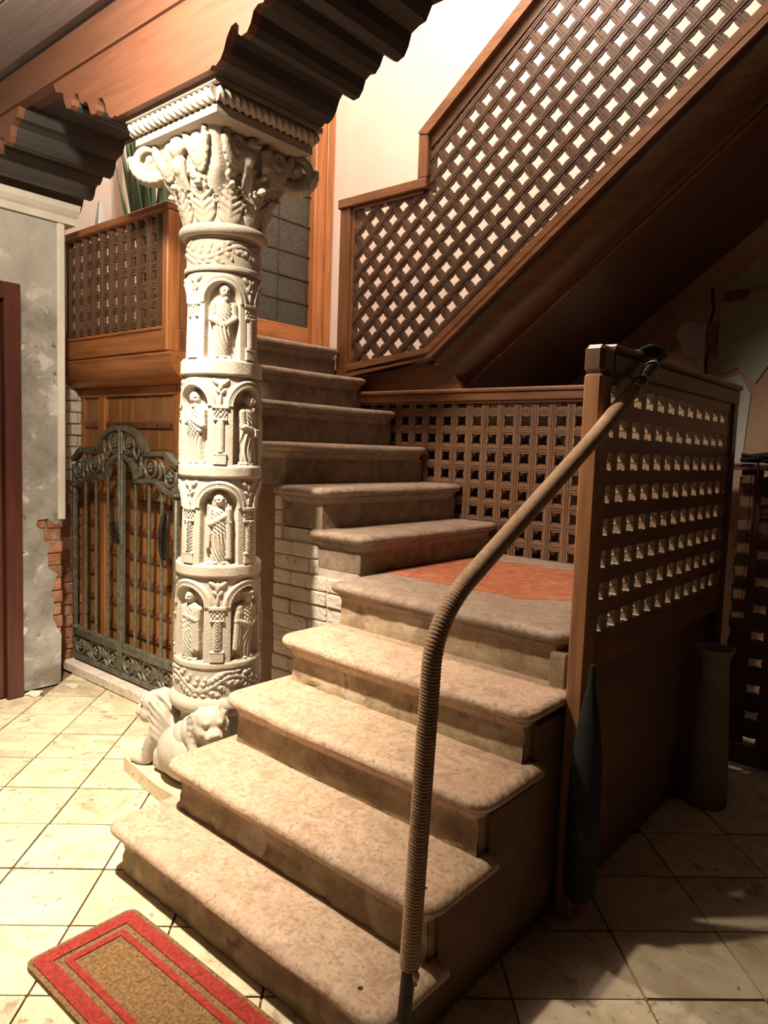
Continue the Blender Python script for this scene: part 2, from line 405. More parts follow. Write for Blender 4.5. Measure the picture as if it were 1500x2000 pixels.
while z < 1.02:
    y = 1.76 + (0.06 if row % 2 else 0.0)
    while y < 2.0:
        ln = 0.105 if row % 2 else 0.125
        y1 = min(y + ln, 2.022)
        if y1 - y > 0.03:
            block('brick', (-4.20, y, z), (-4.157 + rng.normal(0, 0.004), y1 - 0.006, z + 0.066), M['brick'], wl)
        y = y1 + 0.004
    z += 0.074; row += 1
MB().box((-4.9, -0.6, 2.72), (-4.19, 1.56, 3.19), 0.002).build('upper_band', M['grey_plaster'], wl)
# the reveal behind the gate
rv = MB().box((-4.9, 2.012, 0), (-4.52, 2.45, 2.1), 0.002).build('wall_reveal', M['pale_mortar'])
tag(rv, 'short brick reveal of the doorway behind the left end of the iron gate', 'wall', kind='structure')
z = 0.02; row = 0
while z < 2.0:
    y = 2.045
    for ln in ((0.12, 0.13, 0.13) if row % 2 else (0.2, 0.18)):
        if not (0.73 < z < 0.80 and y < 2.2):
            block('brick', (-4.56, y, z), (-4.505 + rng.normal(0, 0.005), y + ln - 0.007, z + 0.064), M['brick'] if z < 1.15 else M['pale_brick'], rv)
        y += ln
    z += 0.073; row += 1
# cornice and corner strip
cr = MB().prism([(-4.3, 2.665), (-4.13, 2.665), (-4.12, 2.70), (-4.105, 2.712), (-4.085, 2.735), (-4.075, 2.765), (-4.3, 2.765)], lambda a, b, d: (a, d, b), -0.6, 2.09).build('trim_1', M['pale_trim'])
tag(cr, 'pale moulded cornice along the top of the grey plaster wall', 'cornice', kind='structure')
st = MB().box((-4.19, 1.985, 0.98), (-4.135, 2.03, 2.665), 0.008).build('trim_2', M['pale_trim'])
tag(st, 'narrow pale vertical corner strip at the end of the grey plaster wall', 'trim', kind='structure')
# red-brown door at the far left edge
d3 = thing('door_3', 'red-brown wooden door edge at the far left of the grey wall', 'door', (-4.10, 1.4, 0), kind='structure')
MB().box((-4.15, 1.665, 0), (-4.065, 1.75, 2.27), 0.004).build('door_frame', M['redwood'], d3)
MB().box((-4.15, 0.85, 0.01), (-4.10, 1.66, 2.18), 0.004).build('door_leaf', M['redwood'], d3)
MB().box((-4.15, 0.80, 2.18), (-4.065, 1.664, 2.27), 0.004).build('door_head', M['redwood'], d3)

# ---- recess, jambs, landings and stairwell walls
wr = MB().box((-3.36, 2.45, 0), (-2.685, 2.62, 1.262), 0.002).build('wall_recess', M['brown_plaster'])
tag(wr, 'dark recessed wall in shadow behind the carved column', 'wall', kind='structure')
jb = MB().box((-3.43, 2.30, 0), (-3.36, 2.72, 1.93), 0.004).build('trim_3', M['or_z'])
tag(jb, 'orange wooden door jamb between the iron gate and the column', 'trim', kind='structure')
ul = MB().box((-4.6, 2.24, 2.0), (-3.62, 4.7, 2.095), 0.002).build('floor_upper', M['upper_riser'])
tag(ul, 'upper landing floor at the head of the stone steps', 'floor', kind='structure')
wu = MB().box((-4.75, 2.02, 2.10), (-4.5, 4.75, 5.8), 0.002).build('wall_upper', M['cream'])
tag(wu, 'brightly lit cream wall behind the potted plant and glazed door', 'wall', kind='structure')
SL = 0.766


def zs(x, z0=2.03, x0=-2.66):
    return z0 + SL * (x - x0)


mb = MB(); mb.prism([(-4.75, 1.9), (-2.66, 1.9), (1.6, zs(1.6) - 0.15), (1.6, 5.8), (-4.75, 5.8)], XZ(4.7), 0, 0.08)
wb = mb.build('wall_rear', M['cream'])
tag(wb, 'tall cream stairwell wall seen above and through the raked lattice balustrade', 'wall', kind='structure')
mb = MB(); mb.prism([(-4.75, 0), (1.6, 0), (1.6, zs(1.6) - 0.15), (-2.66, 1.9), (-4.75, 1.9)], XZ(4.7), 0, 0.08)
wg = mb.build('wall_under_stair', M['green_plaster'])
tag(wg, 'damp brown and green plaster wall under the rising wooden stair', 'wall', kind='structure')


def patch(poly, mat, t, lab):
    plabel(MB().prism(poly, XZ(4.7), -t, 0.0).build('plaster_patch', mat, wg), lab)


patch([(-1.60, 2.24), (-1.57, 2.30), (-1.50, 2.31), (-1.46, 2.28), (-1.42, 2.29), (-1.42, 2.10), (-1.40, 1.98), (-1.47, 2.08), (-1.55, 2.13)], M['patch_blue'], 0.010, 'pale grey filler patch')
patch([(-1.345, 2.33), (-1.27, 2.42), (-1.12, 2.46), (-0.95, 2.5), (-0.9, 2.1), (-1.02, 2.08), (-1.12, 1.92), (-1.22, 2.02), (-1.30, 1.98), (-1.345, 2.12)], M['patch_green'], 0.014, 'green-grey plaster patch')
patch([(-1.36, 2.48), (-1.15, 2.64), (-0.95, 2.72), (-0.9, 2.58), (-1.1, 2.50), (-1.25, 2.46)], M['patch_green'], 0.010, 'green-grey plaster strip')
patch([(-1.30, 1.95), (-1.20, 1.98), (-1.14, 1.86), (-1.16, 1.45), (-1.28, 1.45), (-1.27, 1.7)], M['patch_blue'], 0.009, 'pale grey filler strip')
for (x0, x1, z0) in ((-1.41, -1.35, 2.235), (-1.405, -1.35, 2.165), (-1.40, -1.345, 2.095), (-1.33, -1.2, 2.415)):
    block('brick', (x0, 4.68, z0), (x1, 4.705, z0 + 0.058), M['brick'], wg)
cr_ = [(-1.395, 2.50), (-1.40, 2.44), (-1.385, 2.37), (-1.40, 2.30), (-1.412, 2.22), (-1.40, 2.14), (-1.408, 2.05), (-1.40, 1.94)]
mb = MB(); mb.prism([(x - 0.007 + 0.003 * (i % 3), z) for i, (x, z) in enumerate(cr_)] + [(x + 0.008 - 0.002 * (i % 2), z) for i, (x, z) in list(enumerate(cr_))[::-1]], XZ(4.7), -0.0125, 0.0)
plabel(mb.build('crack', M['soil'], wg), 'dark crack running down the damp plaster')
cu = MB().box((-4.75, 2.1, 5.8), (1.6, 4.8, 5.9), 0.002).build('ceiling_stairwell', M['cream'])
tag(cu, 'stairwell ceiling high above the steps', 'ceiling', kind='structure')
gs = MB().box((-1.50, 2.165, 3.46), (1.6, 2.84, 3.54), 0.004).build('lamp_blocker_slab', M['ceiling'])  # unseen slab added to keep the stairwell lamp off the right floor
tag(gs, 'unseen slab added to block the stairwell lamp from the right floor', 'ceiling', kind='structure')
cp = MB().box((-4.9, 2.10, 3.30), (1.6, 2.16, 5.8), 0.002).build('blocker_wall', M['cream'])  # out-of-view wall, put in to block light
tag(cp, 'unseen upper wall added above the timber beam to block light', 'wall', kind='structure')
ce = MB()
ce.box((-4.9, -0.6, 3.19), (1.6, 2.16, 3.30), 0.002)
ceil = ce.build('ceiling', M['ceiling'])
tag(ceil, 'dark boarded ceiling in front of the timber beam', 'ceiling', kind='structure')
for k in range(9):
    y0 = -0.55 + k * 0.232
    MB().box((-4.9, y0, 3.176), (1.6, y0 + 0.228, 3.192), 0.004).build('plank', M['ceiling'], ceil)

# ================================================================== STONE STAIRCASE
stairs = thing('stone_staircase', 'L-shaped stone staircase with worn pinkish marble treads rising from the tiled floor', 'staircase', (-1.55, 1.6, 0))


def tread(name, x0, x1, y0, y1, ztop, mat, face='y', skew=0.0, seed=0, parent=stairs):
    """slab with a moulded nosing along its front and both returns. face 'y': front looks to -y; 'x': front looks to +x"""
    r = np.random.default_rng(seed)
    prof = [(-0.030, 0.0), (-0.010, 0.0), (0.004, -0.002), (0.016, -0.008), (0.0225, -0.018), (0.0225, -0.026), (0.017, -0.036), (0.006, -0.043), (-0.004, -0.046),
            (-0.004, -0.052), (-0.010, -0.054), (-0.014, -0.064), (-0.022, -0.073), (-0.024, -0.082)]
    # path in (a along front, b depth) with the nosing line as outer reference (d=.0225)
    if face == 'y': A0, A1, D = x0, x1, y1 - y0
    else: A0, A1, D = y0, y1, x1 - x0
    e = 0.0225
    path = []
    rc = 0.065
    def P(a, b, na, nb): path.append((a, b, na, nb))
    for t in np.linspace(D, rc, 5): P(A0, t, -1, 0)
    for k in range(1, 6):
        an = PI / 2 * k / 5; P(A0 + rc - rc * math.cos(an), rc - rc * math.sin(an), -math.cos(an), -math.sin(an))
    for t in np.linspace(A0 + rc, A1 - rc, 26)[1:-1]: P(t, 0, 0, -1)
    for k in range(0, 6):
        an = PI / 2 * k / 5; P(A1 - rc + rc * math.sin(an), rc - rc * math.cos(an), math.sin(an), -math.cos(an))
    for t in np.linspace(rc, D, 5)[1:]: P(A1, t, 1, 0)
    m = len(path)
    wav = r.normal(0, 1, m + 8); wav = np.convolve(wav, np.ones(5) / 5, 'same')[:m] * 0.0035
    hav = r.normal(0, 1, m + 8); hav = np.convolve(hav, np.ones(7) / 7, 'same')[:m] * 0.003
    mid = np.array([max(0.0, 1 - ((p[0] - (A0 + A1) / 2) / ((A1 - A0) * 0.42)) ** 2) if p[3] < -0.9 else 0 for p in path])
    V = []; F = []
    for q, (d, dz) in enumerate(prof):
        fade = 0.0 if q == 0 else (0.45 if q == 1 else (1.0 if q < 9 else 0.3))
        for i, (a, b, na, nb) in enumerate(path):
            dd = d - e + wav[i] * fade
            aa, bb = a + na * dd, b + nb * dd
            zz = ztop + dz + (hav[i] * fade - 0.005 * mid[i] * (fade if q < 6 else 0))
            if face == 'y': V.append((aa, y0 + bb + skew * (aa - (x0 + x1) / 2), zz))
            else: V.append((x1 - bb, aa, zz))
    for q in range(len(prof) - 1):
        for i in range(m - 1):
            F.append([q * m + i, q * m + i + 1, (q + 1) * m + i + 1, (q + 1) * m + i])
    F.append(list(range(m)))                                   # top
    k = (len(prof) - 1) * m
    F.append([k + i for i in range(m)][::-1])                  # underside
    for q in range(len(prof) - 1): F.append([q * m, (q + 1) * m, (q + 1) * m + m - 1, q * m + m - 1])
    mb = MB().add(V, F)
    return mb.build(name, mat, parent, smooth=True)


NY = [1.185, 1.365, 1.595, 1.845, 2.11]
XL = [-2.20, -2.135, -2.115, -2.10, -2.10]
XR = [-0.935, -0.94, -0.945, -0.955, -0.985]
SK = [-0.03, -0.03, -0.035, -0.04, -0.045]
for k in range(5):
    y1 = NY[k + 1] + 0.085 if k < 4 else 3.47
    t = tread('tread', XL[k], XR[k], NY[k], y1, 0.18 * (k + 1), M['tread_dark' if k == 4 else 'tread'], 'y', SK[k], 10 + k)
    if k == 4: plabel(t, 'wide landing slab of the staircase')
    x0, x1 = XL[k] + 0.05, XR[k] - 0.045
    xm = (XL[k] + XR[k]) / 2
    fr = lambda x: NY[k] + 0.05 + SK[k] * (x - xm)
    # riser block with slightly uneven face
    mb = MB(); nx, nz = 24, 6; V = []
    z0, z1 = max(0.0, 0.18 * k - 0.012), 0.18 * (k + 1) - 0.070
    rr = np.random.default_rng(50 + k)
    dn = rr.normal(0, 0.0022, (nz + 1, nx + 1))
    for j in range(nz + 1):
        for i in range(nx + 1):
            x = x0 + (x1 - x0) * i / nx
            skirt = 0.006 if (0.5 * math.sin(9 * x + k) + 0.35 * math.sin(23 * x + 2 * k)) * 0.018 + 0.055 > (j / nz) * (z1 - z0) else 0.0
            V.append((x, fr(x) + dn[j, i] - skirt, z0 + (z1 - z0) * j / nz))
    F = [[j * (nx + 1) + i, j * (nx + 1) + i + 1, (j + 1) * (nx + 1) + i + 1, (j + 1) * (nx + 1) + i] for j in range(nz) for i in range(nx)]
    mb.add(V, F)
    yb = y1 - 0.01
    poly = [(x0, fr(x0) + 0.006), (x1, fr(x1) + 0.006), (x1, yb), (x0, yb)]
    mb.prism(poly, XY(0), z0, z1)
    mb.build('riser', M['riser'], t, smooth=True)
side = [(1.2, 0.0), (1.2, 0.115)]
for k in range(5):
    yk = NY[k] + 0.07
    if k == 0: side = [(yk, 0.0), (yk, 0.11)]
    else: side += [(yk, 0.18 * k - 0.07), (yk, 0.18 * (k + 1) - 0.07)]
side += [(3.46, 0.83), (3.46, 0.0)]
MB().box((-1.03, 2.135, 0.0), (-0.957, 3.465, 0.792), 0.004).build('side_wall', M['brown_plaster'], stairs)
plabel(MB().prism(side, YZ(-0.976), -0.12, 0.0).build('side_wall', M['brown_plaster'], stairs), 'dark brown plastered flank under the treads')
MB().prism([(-2.09, 2.50), (-1.35, 2.46), (-1.12, 2.66), (-1.12, 3.26), (-2.09, 3.24)], XY(0.9), -0.01, 0.0015).build('marble_inlay', M['inlay'], stairs)
plabel(stairs.children[-1], 'red marble panel let into the landing')
# side nib of the landing
block('stone_chip', (-1.04, 2.09, 0.70), (-0.985, 2.14, 0.83), M['riser'], stairs)

UZ = [1.075, 1.272, 1.478, 1.69, 1.897, 2.10]
UX = [-2.07 - 0.25 * k for k in range(6)]
for k in range(6):
    dep = 0.34 if k < 5 else 0.45
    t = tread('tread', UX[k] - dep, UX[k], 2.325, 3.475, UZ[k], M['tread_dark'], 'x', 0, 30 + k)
    zb = 0.895 if k == 0 else UZ[k - 1] - 0.004
    mb = MB().box((UX[k] - 0.05 - 0.262 if k < 5 else UX[k] - 0.45, 2.372 + 0.003 * (k % 2), zb), (UX[k] - 0.05, 3.46, UZ[k] - 0.07), 0.004)
    if k > 2: mb.box((UX[k] - 0.30, 2.40, 1.66), (UX[k] - 0.051, 3.46, zb + 0.01), 0.004)
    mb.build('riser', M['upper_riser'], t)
for (x, y, z) in ((-1.06, 1.475, 0.36), (-1.01, 1.415, 0.36), (-1.05, 1.225, 0.18)):
    plabel(MB().lathe([(0.007, -0.004), (0.007, 0.0012), (0.004, 0.0014)], (x, y, z - 0.001), 12).build('plug', M['soil'], stairs), 'dark filled drill hole in the tread')
# brick flank of the upper flight
ws = thing('wall_stair', 'pale painted brick flank of the upper stone flight, beside the column', 'wall', (-2.4, 2.36, 0), kind='structure')
MB().prism([(-2.68, 0), (-2.07, 0), (-2.07, 0.80), (-2.13, 0.895), (-2.375, 0.895), (-2.375, 1.066), (-2.625, 1.066), (-2.625, 1.265), (-2.68, 1.265)], XZ(2.372), 0.0, 0.24).build('mortar_core', M['pale_mortar'], ws)
z = 0.0; row = 0
while z < 1.26:
    x = -2.683; first = True
    h = 0.066 + rng.normal(0, 0.002)
    seq = [0.125, 0.245, 0.125, 0.245] if row % 2 else [0.245, 0.125, 0.245, 0.125]
    for ln in seq:
        x1 = min(x + ln, -2.068)
        zt = 0.893 if x1 > -2.37 else (1.064 if x1 > -2.62 else 1.264)
        if z + h > zt:
            if x < -2.38 and z + h < (1.064 if x < -2.38 else 0): x1 = min(x1, -2.378)
            elif x < -2.63 and z + h < 1.264: x1 = min(x1, -2.628)
            else: break
        if x1 - x > 0.03:
            o = block('brick', (x, 2.3615 + rng.normal(0, 0.0035), z), (x1 - 0.004, 2.40, z + h), M['pale_brick'], ws, rng.normal(0, 0.012), 0.09)
        x = x1
        if x >= -2.07: break
    z += h + 0.006; row += 1
# ================================================================== LATTICE BUILDER
CELL = [(0.0, 0.024), (0.20, 0.024), (0.235, 0.0195), (0.265, 0.0195), (0.29, 0.0245), (0.36, 0.0225), (0.40, 0.0250), (0.45, 0.0240), (0.5, 0.0260),
        (0.55, 0.0240), (0.60, 0.0250), (0.64, 0.0225), (0.71, 0.0245), (0.735, 0.0195), (0.765, 0.0195), (0.80, 0.024)]


CELL_PLAIN = [(0.0, 0.024), (0.22, 0.024), (0.24, 0.021), (0.30, 0.021), (0.45, 0.021), (0.5, 0.025), (0.55, 0.021), (0.70, 0.021), (0.76, 0.021), (0.78, 0.024)]


def slat(fr, o, d, n, s0, s1, phase, pitch, d0, d1, k=1.0, cell=None):
    """notched slat; o origin (a,b), d unit direction, n unit normal in the plane; crossings at s = phase + i*pitch; fr maps (a,b,depth)"""
    S = [s0]
    i0 = math.floor((s0 - phase) / pitch)
    wid = []
    pts = []
    for i in range(i0, int(math.ceil((s1 - phase) / pitch)) + 1):
        for f, wv in (cell or CELL):
            s = phase + (i + f) * pitch
            if s0 < s < s1: pts.append((s, wv * k))
    if not pts: pts = [((s0 + s1) / 2, 0.022 * k)]
    pts = [(s0, pts[0][1])] + pts + [(s1, pts[-1][1])]
    m = len(pts); V = []; F = []
    for s, wv in pts:
        for sg in (-1, 1):
            a = o[0] + d[0] * s + n[0] * wv * sg; b = o[1] + d[1] * s + n[1] * wv * sg
            V.append(fr(a, b, d0)); V.append(fr(a, b, d1))
    for i in range(m - 1):
        p, q = 4 * i, 4 * i + 4
        F += [[p, p + 2, q + 2, q], [p + 1, q + 1, q + 3, p + 3], [p, q, q + 1, p + 1], [p + 2, p + 3, q + 3, q + 2]]
    F += [[0, 1, 3, 2], [4 * m - 4, 4 * m - 2, 4 * m - 1, 4 * m - 3]]
    mb = MB().add(V, F)
    # twin beads with a groove between them
    e = 0.005 if d1 > d0 else -0.005
    for c0, c1 in ((-0.010, -0.002), (0.002, 0.010)):
        V = []
        for s in (s0, s1):
            for cc in (c0, c1):
                a = o[0] + d[0] * s + n[0] * cc * k; b = o[1] + d[1] * s + n[1] * cc * k
                V.append(fr(a, b, d0 - e)); V.append(fr(a, b, d0))
        mb.add(V, [[0, 2, 6, 4], [0, 4, 5, 1], [2, 3, 7, 6], [0, 1, 3, 2], [4, 6, 7, 5]])
    return mb


def clip_segment(poly, o, d):
    """parameter intervals where the line o + s d lies in the polygon"""
    ss = []
    n = len(poly)
    for i in range(n):
        ax, ay = poly[i]; bx, by = poly[(i + 1) % n]
        ex, ey = bx - ax, by - ay
        den = d[0] * ey - d[1] * ex
        if abs(den) < 1e-9: continue
        s = ((ax - o[0]) * ey - (ay - o[1]) * ex) / den
        t = ((ax - o[0]) * d[1] - (ay - o[1]) * d[0]) / den
        if 0 <= t < 1: ss.append(s)
    ss.sort()
    return [(ss[i], ss[i + 1]) for i in range(0, len(ss) - 1, 2) if ss[i + 1] - ss[i] > 0.02]


def lattice(parent, fr, poly, hole, pitch, ang, mats, front=0.0, t=0.016, k=1.0, step=0.008, pb=None, cell=None):
    """two crossing sets of slats filling poly; 'hole' is the centre of one opening, ang the direction of the first set"""
    pb = pb or pitch
    e1 = (math.cos(ang), math.sin(ang)); e2 = (-math.sin(ang), math.cos(ang))
    # first set runs along e1, spaced pb along e2; second along e2, spaced pitch along e1
    for (d, n, sp, cp, dep, mat) in ((e1, e2, pb, pitch, step, mats[0]), (e2, e1, pitch, pb, 0.0, mats[1])):
        for i in range(-60, 61):
            off = (i + 0.5) * sp
            o = (hole[0] + n[0] * off, hole[1] + n[1] * off)
            for (s0, s1) in clip_segment(poly, o, d):
                slat(fr, o, d, n, s0, s1, cp / 2, cp, front + dep, front + dep + t, k, cell).build('slat', mat, parent)


# ================================================================== MID LATTICE behind the landing
ml = thing('lattice_screen', 'brown wooden lattice screen with a flat rail along the back of the landing', 'lattice', (-2.0, 3.5, 0.9))
lattice(ml, XZ(3.47), [(-3.10, 1.30), (-2.62, 1.30), (-2.62, 0.88), (-0.975, 0.88), (-0.975, 1.76), (-3.10, 1.76)], (-1.943, 1.635), 0.1035, 0.0, (M['lat_x'], M['lat_z']), pb=0.1015, step=0.003, k=1.04)
MB().box((-3.14, 3.42, 1.745), (-0.97, 3.53, 1.79), 0.006).box((-3.14, 3.405, 1.79), (-0.97, 3.545, 1.812), 0.006).box((-3.14, 3.44, 1.733), (-0.97, 3.52, 1.746), 0.003).build('top_rail', M['frame_x'], ml)
MB().box((-2.10, 3.478, 0.86), (-0.97, 3.51, 0.90), 0.003).build('bottom_rail', M['frame_x'], ml)

pt = MB().box((-3.3, 3.60, 0.0), (-1.80, 3.64, 1.80), 0.004).build('dark_backing', M['dark_z'])  # added dark sheet, stands in for the shade behind the lattice holes
tag(pt, 'added dark partition behind the lattice screen, closing the space under the wooden stair', 'backing')
# ================================================================== RIGHT PANEL with newel post
rp = thing('lattice_balustrade', 'dark lattice balustrade panel with tall newel post at the right edge of the landing', 'balustrade', (-0.93, 2.1, 0))
lattice(rp, lambda a, b, d: (-0.93 + d, a, b), [(2.14, 0.87), (3.46, 0.87), (3.46, 1.75), (2.14, 1.75)], (2.798, 1.445), 0.108, 0.0, (M['lat_y'], M['lat_pale']), front=-0.016, pb=0.102, t=0.032, step=0.001, k=1.10, cell=CELL_PLAIN)
nw = MB().box((-0.962, 2.05, 0.0), (-0.903, 2.13, 1.705), 0.008).build('newel_post', M['newel_z'], rp)
plabel(MB().box((-0.965, 2.047, 1.705), (-0.900, 2.133, 1.79), 0.013).build('post_cap', M['dark_z'], rp), 'darker worn block on top of the newel post')
MB().box((-0.955, 2.132, 1.71), (-0.902, 3.54, 1.775), 0.006).box((-0.965, 2.134, 1.775), (-0.895, 3.56, 1.80), 0.008).build('top_rail', M['dark_z'], rp)
MB().box((-0.955, 2.132, 0.785), (-0.907, 3.48, 0.885), 0.005).build('bottom_rail', M['frame_y'], rp)
MB().box((-0.962, 3.46, 0.60), (-0.902, 3.53, 1.715), 0.006).build('end_post', M['dark_z'], rp)

# ================================================================== RAKED BALUSTRADE and wooden flight
rb = thing('raked_balustrade', 'raked lattice balustrade of the wooden upper stair, stepped rail, climbing to the upper right', 'balustrade', (-3.3, 3.5, 1.9))
XE = 0.2
zb = lambda x: 2.075 + SL * (x + 2.635)         # top of bottom rail
zt = lambda x: 3.245 + 0.772 * (x + 2.715)      # underside of raked handrail
lp = [(-3.30, 1.99), (-2.635, 2.06), (XE, zb(XE) - 0.015), (XE, zt(XE) + 0.01), (-2.70, zt(-2.70)), (-2.70, 2.985), (-3.30, 2.985)]
lattice(rb, XZ(3.49), lp, (-2.862, 2.924), 0.1045, math.radians(39.4), (M['lat_r'], M['lat_p']), k=1.10, t=0.012, step=-0.003)
MB().box((-3.365, 3.46, 1.86), (-3.275, 3.55, 2.985), 0.006).box((-3.275, 3.475, 1.99), (-3.25, 3.54, 2.985), 0.003).build('end_post', M['frame_z'], rb)
MB().box((-3.375, 3.445, 2.985), (-2.665, 3.565, 3.045), 0.006).box((-3.26, 3.47, 2.965), (-2.70, 3.54, 2.986), 0.003).build('short_handrail', M['frame_x'], rb)
MB().box((-2.735, 3.45, 3.045), (-2.665, 3.56, zt(-2.70) + 0.04), 0.006).build('rail_riser', M['frame_z'], rb)
hr = MB()
hr.prism([(-2.735, zt(-2.735) + 0.07), (-2.665, zt(-2.665)), (XE, zt(XE)), (XE, zt(XE) + 0.075), (-2.735, zt(-2.735) + 0.077)], XZ(3.49), -0.045, 0.075)
hr.build('raked_handrail', M['frame_r'], rb)
mb = MB()
mb.prism([(-2.66, zt(-2.66) - 0.075), (XE, zt(XE) - 0.075), (XE, zt(XE) + 0.002), (-2.66, zt(-2.66) + 0.002)], XZ(3.49), -0.012, 0.05)
plabel(mb.build('inner_fillet', M['dark_r'], rb), 'dark inner edge under the raked handrail')

fl = thing('wooden_stair', 'dark polished wooden flight of stairs seen from below, rising to the right', 'staircase', (-2.6, 3.6, 1.85))


def strip(name, off_top, off_bot, y_front, y_back, mat, parent=fl):
    """moulding that runs level from x=-3.27 to the knee at -2.635 and then follows the rake"""
    a = lambda x: zb(x) - 2.075 + 2.06
    # offsets are perpendicular-ish vertical drops: smaller on the level part
    top = [(-3.275, 2.0 - off_top * 0.8), (-2.635, 2.062 - off_top * 0.85), (XE, zb(XE) - off_top)]
    bot = [(XE, zb(XE) - off_bot), (-2.60, zb(-2.60) - off_bot - 0.01), (-3.275, 2.0 - off_bot * 0.8)]
    bot = [(XE, zb(XE) - off_bot), (-2.635 + off_bot * 0.45, zb(-2.635 + off_bot * 0.45) - off_bot), (-3.275, 2.0 - off_bot * 0.8)]
    MB().prism([top[0], top[1], bot[1], bot[2]], XZ(0), y_front, y_back).prism([top[1], top[2], bot[0], bot[1]], XZ(0), y_front, y_back).build(name, mat, parent)


strip('bottom_rail', 0.0, 0.06, 3.46, 3.55, M['frame_r'])
strip('moulding', 0.06, 0.075, 3.475, 3.55, M['dark_r'])
strip('moulding', 0.075, 0.11, 3.45, 3.55, M['frame_r'])
strip('moulding', 0.11, 0.13, 3.48, 3.55, M['dark_r'])
# level string board under the knee
MB().prism([(-3.275, 1.97), (-2.50, 1.97), (-2.40, 1.812), (-3.275, 1.812)], XZ(0), 3.53, 3.64).build('string_board', M['frame_x'], fl)
# rounded cove below the rake and the boarded soffit
nA = 10
sec = []
for i in range(nA + 1):
    a = PI / 2 * i / nA
    sec.append((3.485 + 0.14 * (1 - math.cos(a)) - 0.0, -0.13 - 0.235 * math.sin(a)))
V = []; F = []
for (y, dz) in sec:
    xk = -2.635 + (-dz) * 0.45
    V += [(xk, y, zb(xk) + dz), (XE, y, zb(XE) + dz)]
for i in range(nA): F.append([2 * i, 2 * i + 1, 2 * i + 3, 2 * i + 2])
k0 = len(V); V += [(-2.5, 3.75, zb(-2.5) - 0.13), (XE, 3.75, zb(XE) - 0.13), (-2.5, 3.75, zb(-2.5) - 0.36), (XE, 3.75, zb(XE) - 0.36)]
F += [[0, 1, k0 + 1, k0], [2 * nA, 2 * nA + 1, k0 + 3, k0 + 2], [k0, k0 + 1, k0 + 3, k0 + 2]]
F += [[2 * i for i in range(nA + 1)] + [k0 + 2, k0], [2 * i + 1 for i in range(nA + 1)] + [k0 + 3, k0 + 1]]
MB().add(V, F).build('cove', M['dark_r'], fl, smooth=True)
z0 = -0.365
pl = [(3.62, z0 + 0.0)]
V = []; F = []
x0, x1 = -2.47, XE
MB().tube([(x0, 3.63, zb(x0) - 0.372), (x1, 3.63, zb(x1) - 0.372)], 0.009, 8).build('bead', M['frame_r'], fl, smooth=True)
MB().prism([(x0 - 0.02, zb(x0 - 0.02) - 0.375), (x1, zb(x1) - 0.375), (x1, zb(x1) - 0.34), (x0 - 0.02, zb(x0 - 0.02) - 0.34)], XZ(0), 3.635, 4.70).build('soffit', M['dark_r'], fl)
# the steps themselves, hidden behind the lattice except through its holes
for k in range(13):
    xx = -2.62 + 0.245 * k
    if xx > XE - 0.2: break
    MB().box((xx, 3.56, zb(xx) - 0.06), (xx + 0.27, 4.68, zb(xx) - 0.02), 0.006).box((xx + 0.02, 3.56, zb(xx) - 0.25), (xx + 0.045, 4.68, zb(xx) - 0.06), 0.004).build('step', M['dark_x'], fl)

# ================================================================== WOODEN BAY over the door, with its lattice
bay = thing('wooden_bay', 'orange-brown wooden bay with lattice parapet overhanging the gated door', 'balcony', (-3.9, 2.2, 1.76))
lattice(bay, XZ(2.20), [(-4.46, 2.06), (-3.37, 2.06), (-3.37, 2.655), (-4.46, 2.655)], (-4.0, 2.536), 0.0985, 0.0, (M['bay_x'], M['bay_z']), pb=0.0965, t=0.022, k=0.98)
MB().box((-4.52, 2.165, 2.645), (-3.335, 2.26, 2.685), 0.006).build('top_rail', M['or_x'], bay)
MB().box((-3.385, 2.17, 1.93), (-3.335, 2.25, 2.645), 0.006).build('corner_post', M['or_z'], bay)
MB().box((-4.52, 2.185, 1.935), (-3.387, 2.215, 2.055), 0.004).box((-4.52, 2.175, 2.045), (-3.387, 2.225, 2.062), 0.003).build('fascia_board', M['or_x'], bay)
sec = [(2.17, 1.925), (2.165, 1.912), (2.172, 1.900)] + [(2.172 + 0.13 * (1 - math.cos(PI / 2 * i / 8)), 1.895 - 0.125 * math.sin(PI / 2 * i / 8)) for i in range(9)] + [(2.36, 1.765), (2.36, 1.93)]
MB().prism(sec, lambda a, b, d: (d, a, b), -4.52, -3.29).build('cove', M['or_x'], bay, smooth=True)
MB().box((-3.375, 2.25, 2.05), (-3.345, 2.50, 2.65), 0.004).box((-3.38, 2.25, 1.93), (-3.34, 2.36, 2.05), 0.004).build('return_panel', M['frame_z'], bay)  # darker wood on the return stands in for its shade

# ================================================================== PLANK DOOR behind the gate
d1 = thing('door_1', 'brown wooden plank door with iron-studded cross rails behind the iron gate', 'door', (-3.95, 2.33, 0), kind='structure')
MB().box((-4.52, 2.335, 0.05), (-3.43, 2.37, 1.78), 0.003).build('back_board', M['door_z'], d1)
MB().box((-4.50, 2.30, 1.715), (-3.43, 2.345, 1.77), 0.004).build('head_rail', M['or_x'], d1)
MB().box((-4.50, 2.305, 0.06), (-4.455, 2.345, 1.715), 0.004).build('stile', M['or_z'], d1)
MB().box((-4.275, 2.300, 0.06), (-4.195, 2.345, 1.715), 0.004).build('stile', M['or_z'], d1)
MB().box((-3.475, 2.305, 0.06), (-3.43, 2.345, 1.715), 0.004).build('stile', M['or_z'], d1)
for i in range(5):
    x0 = -4.185 + i * 0.1415
    MB().box((x0, 2.318, 0.06), (x0 + 0.1365, 2.340, 1.715), 0.004).build('plank', M['door_z'], d1)
MB().box((-4.45, 2.318, 0.06), (-4.37, 2.340, 1.715), 0.004).build('plank', M['door_z'], d1)
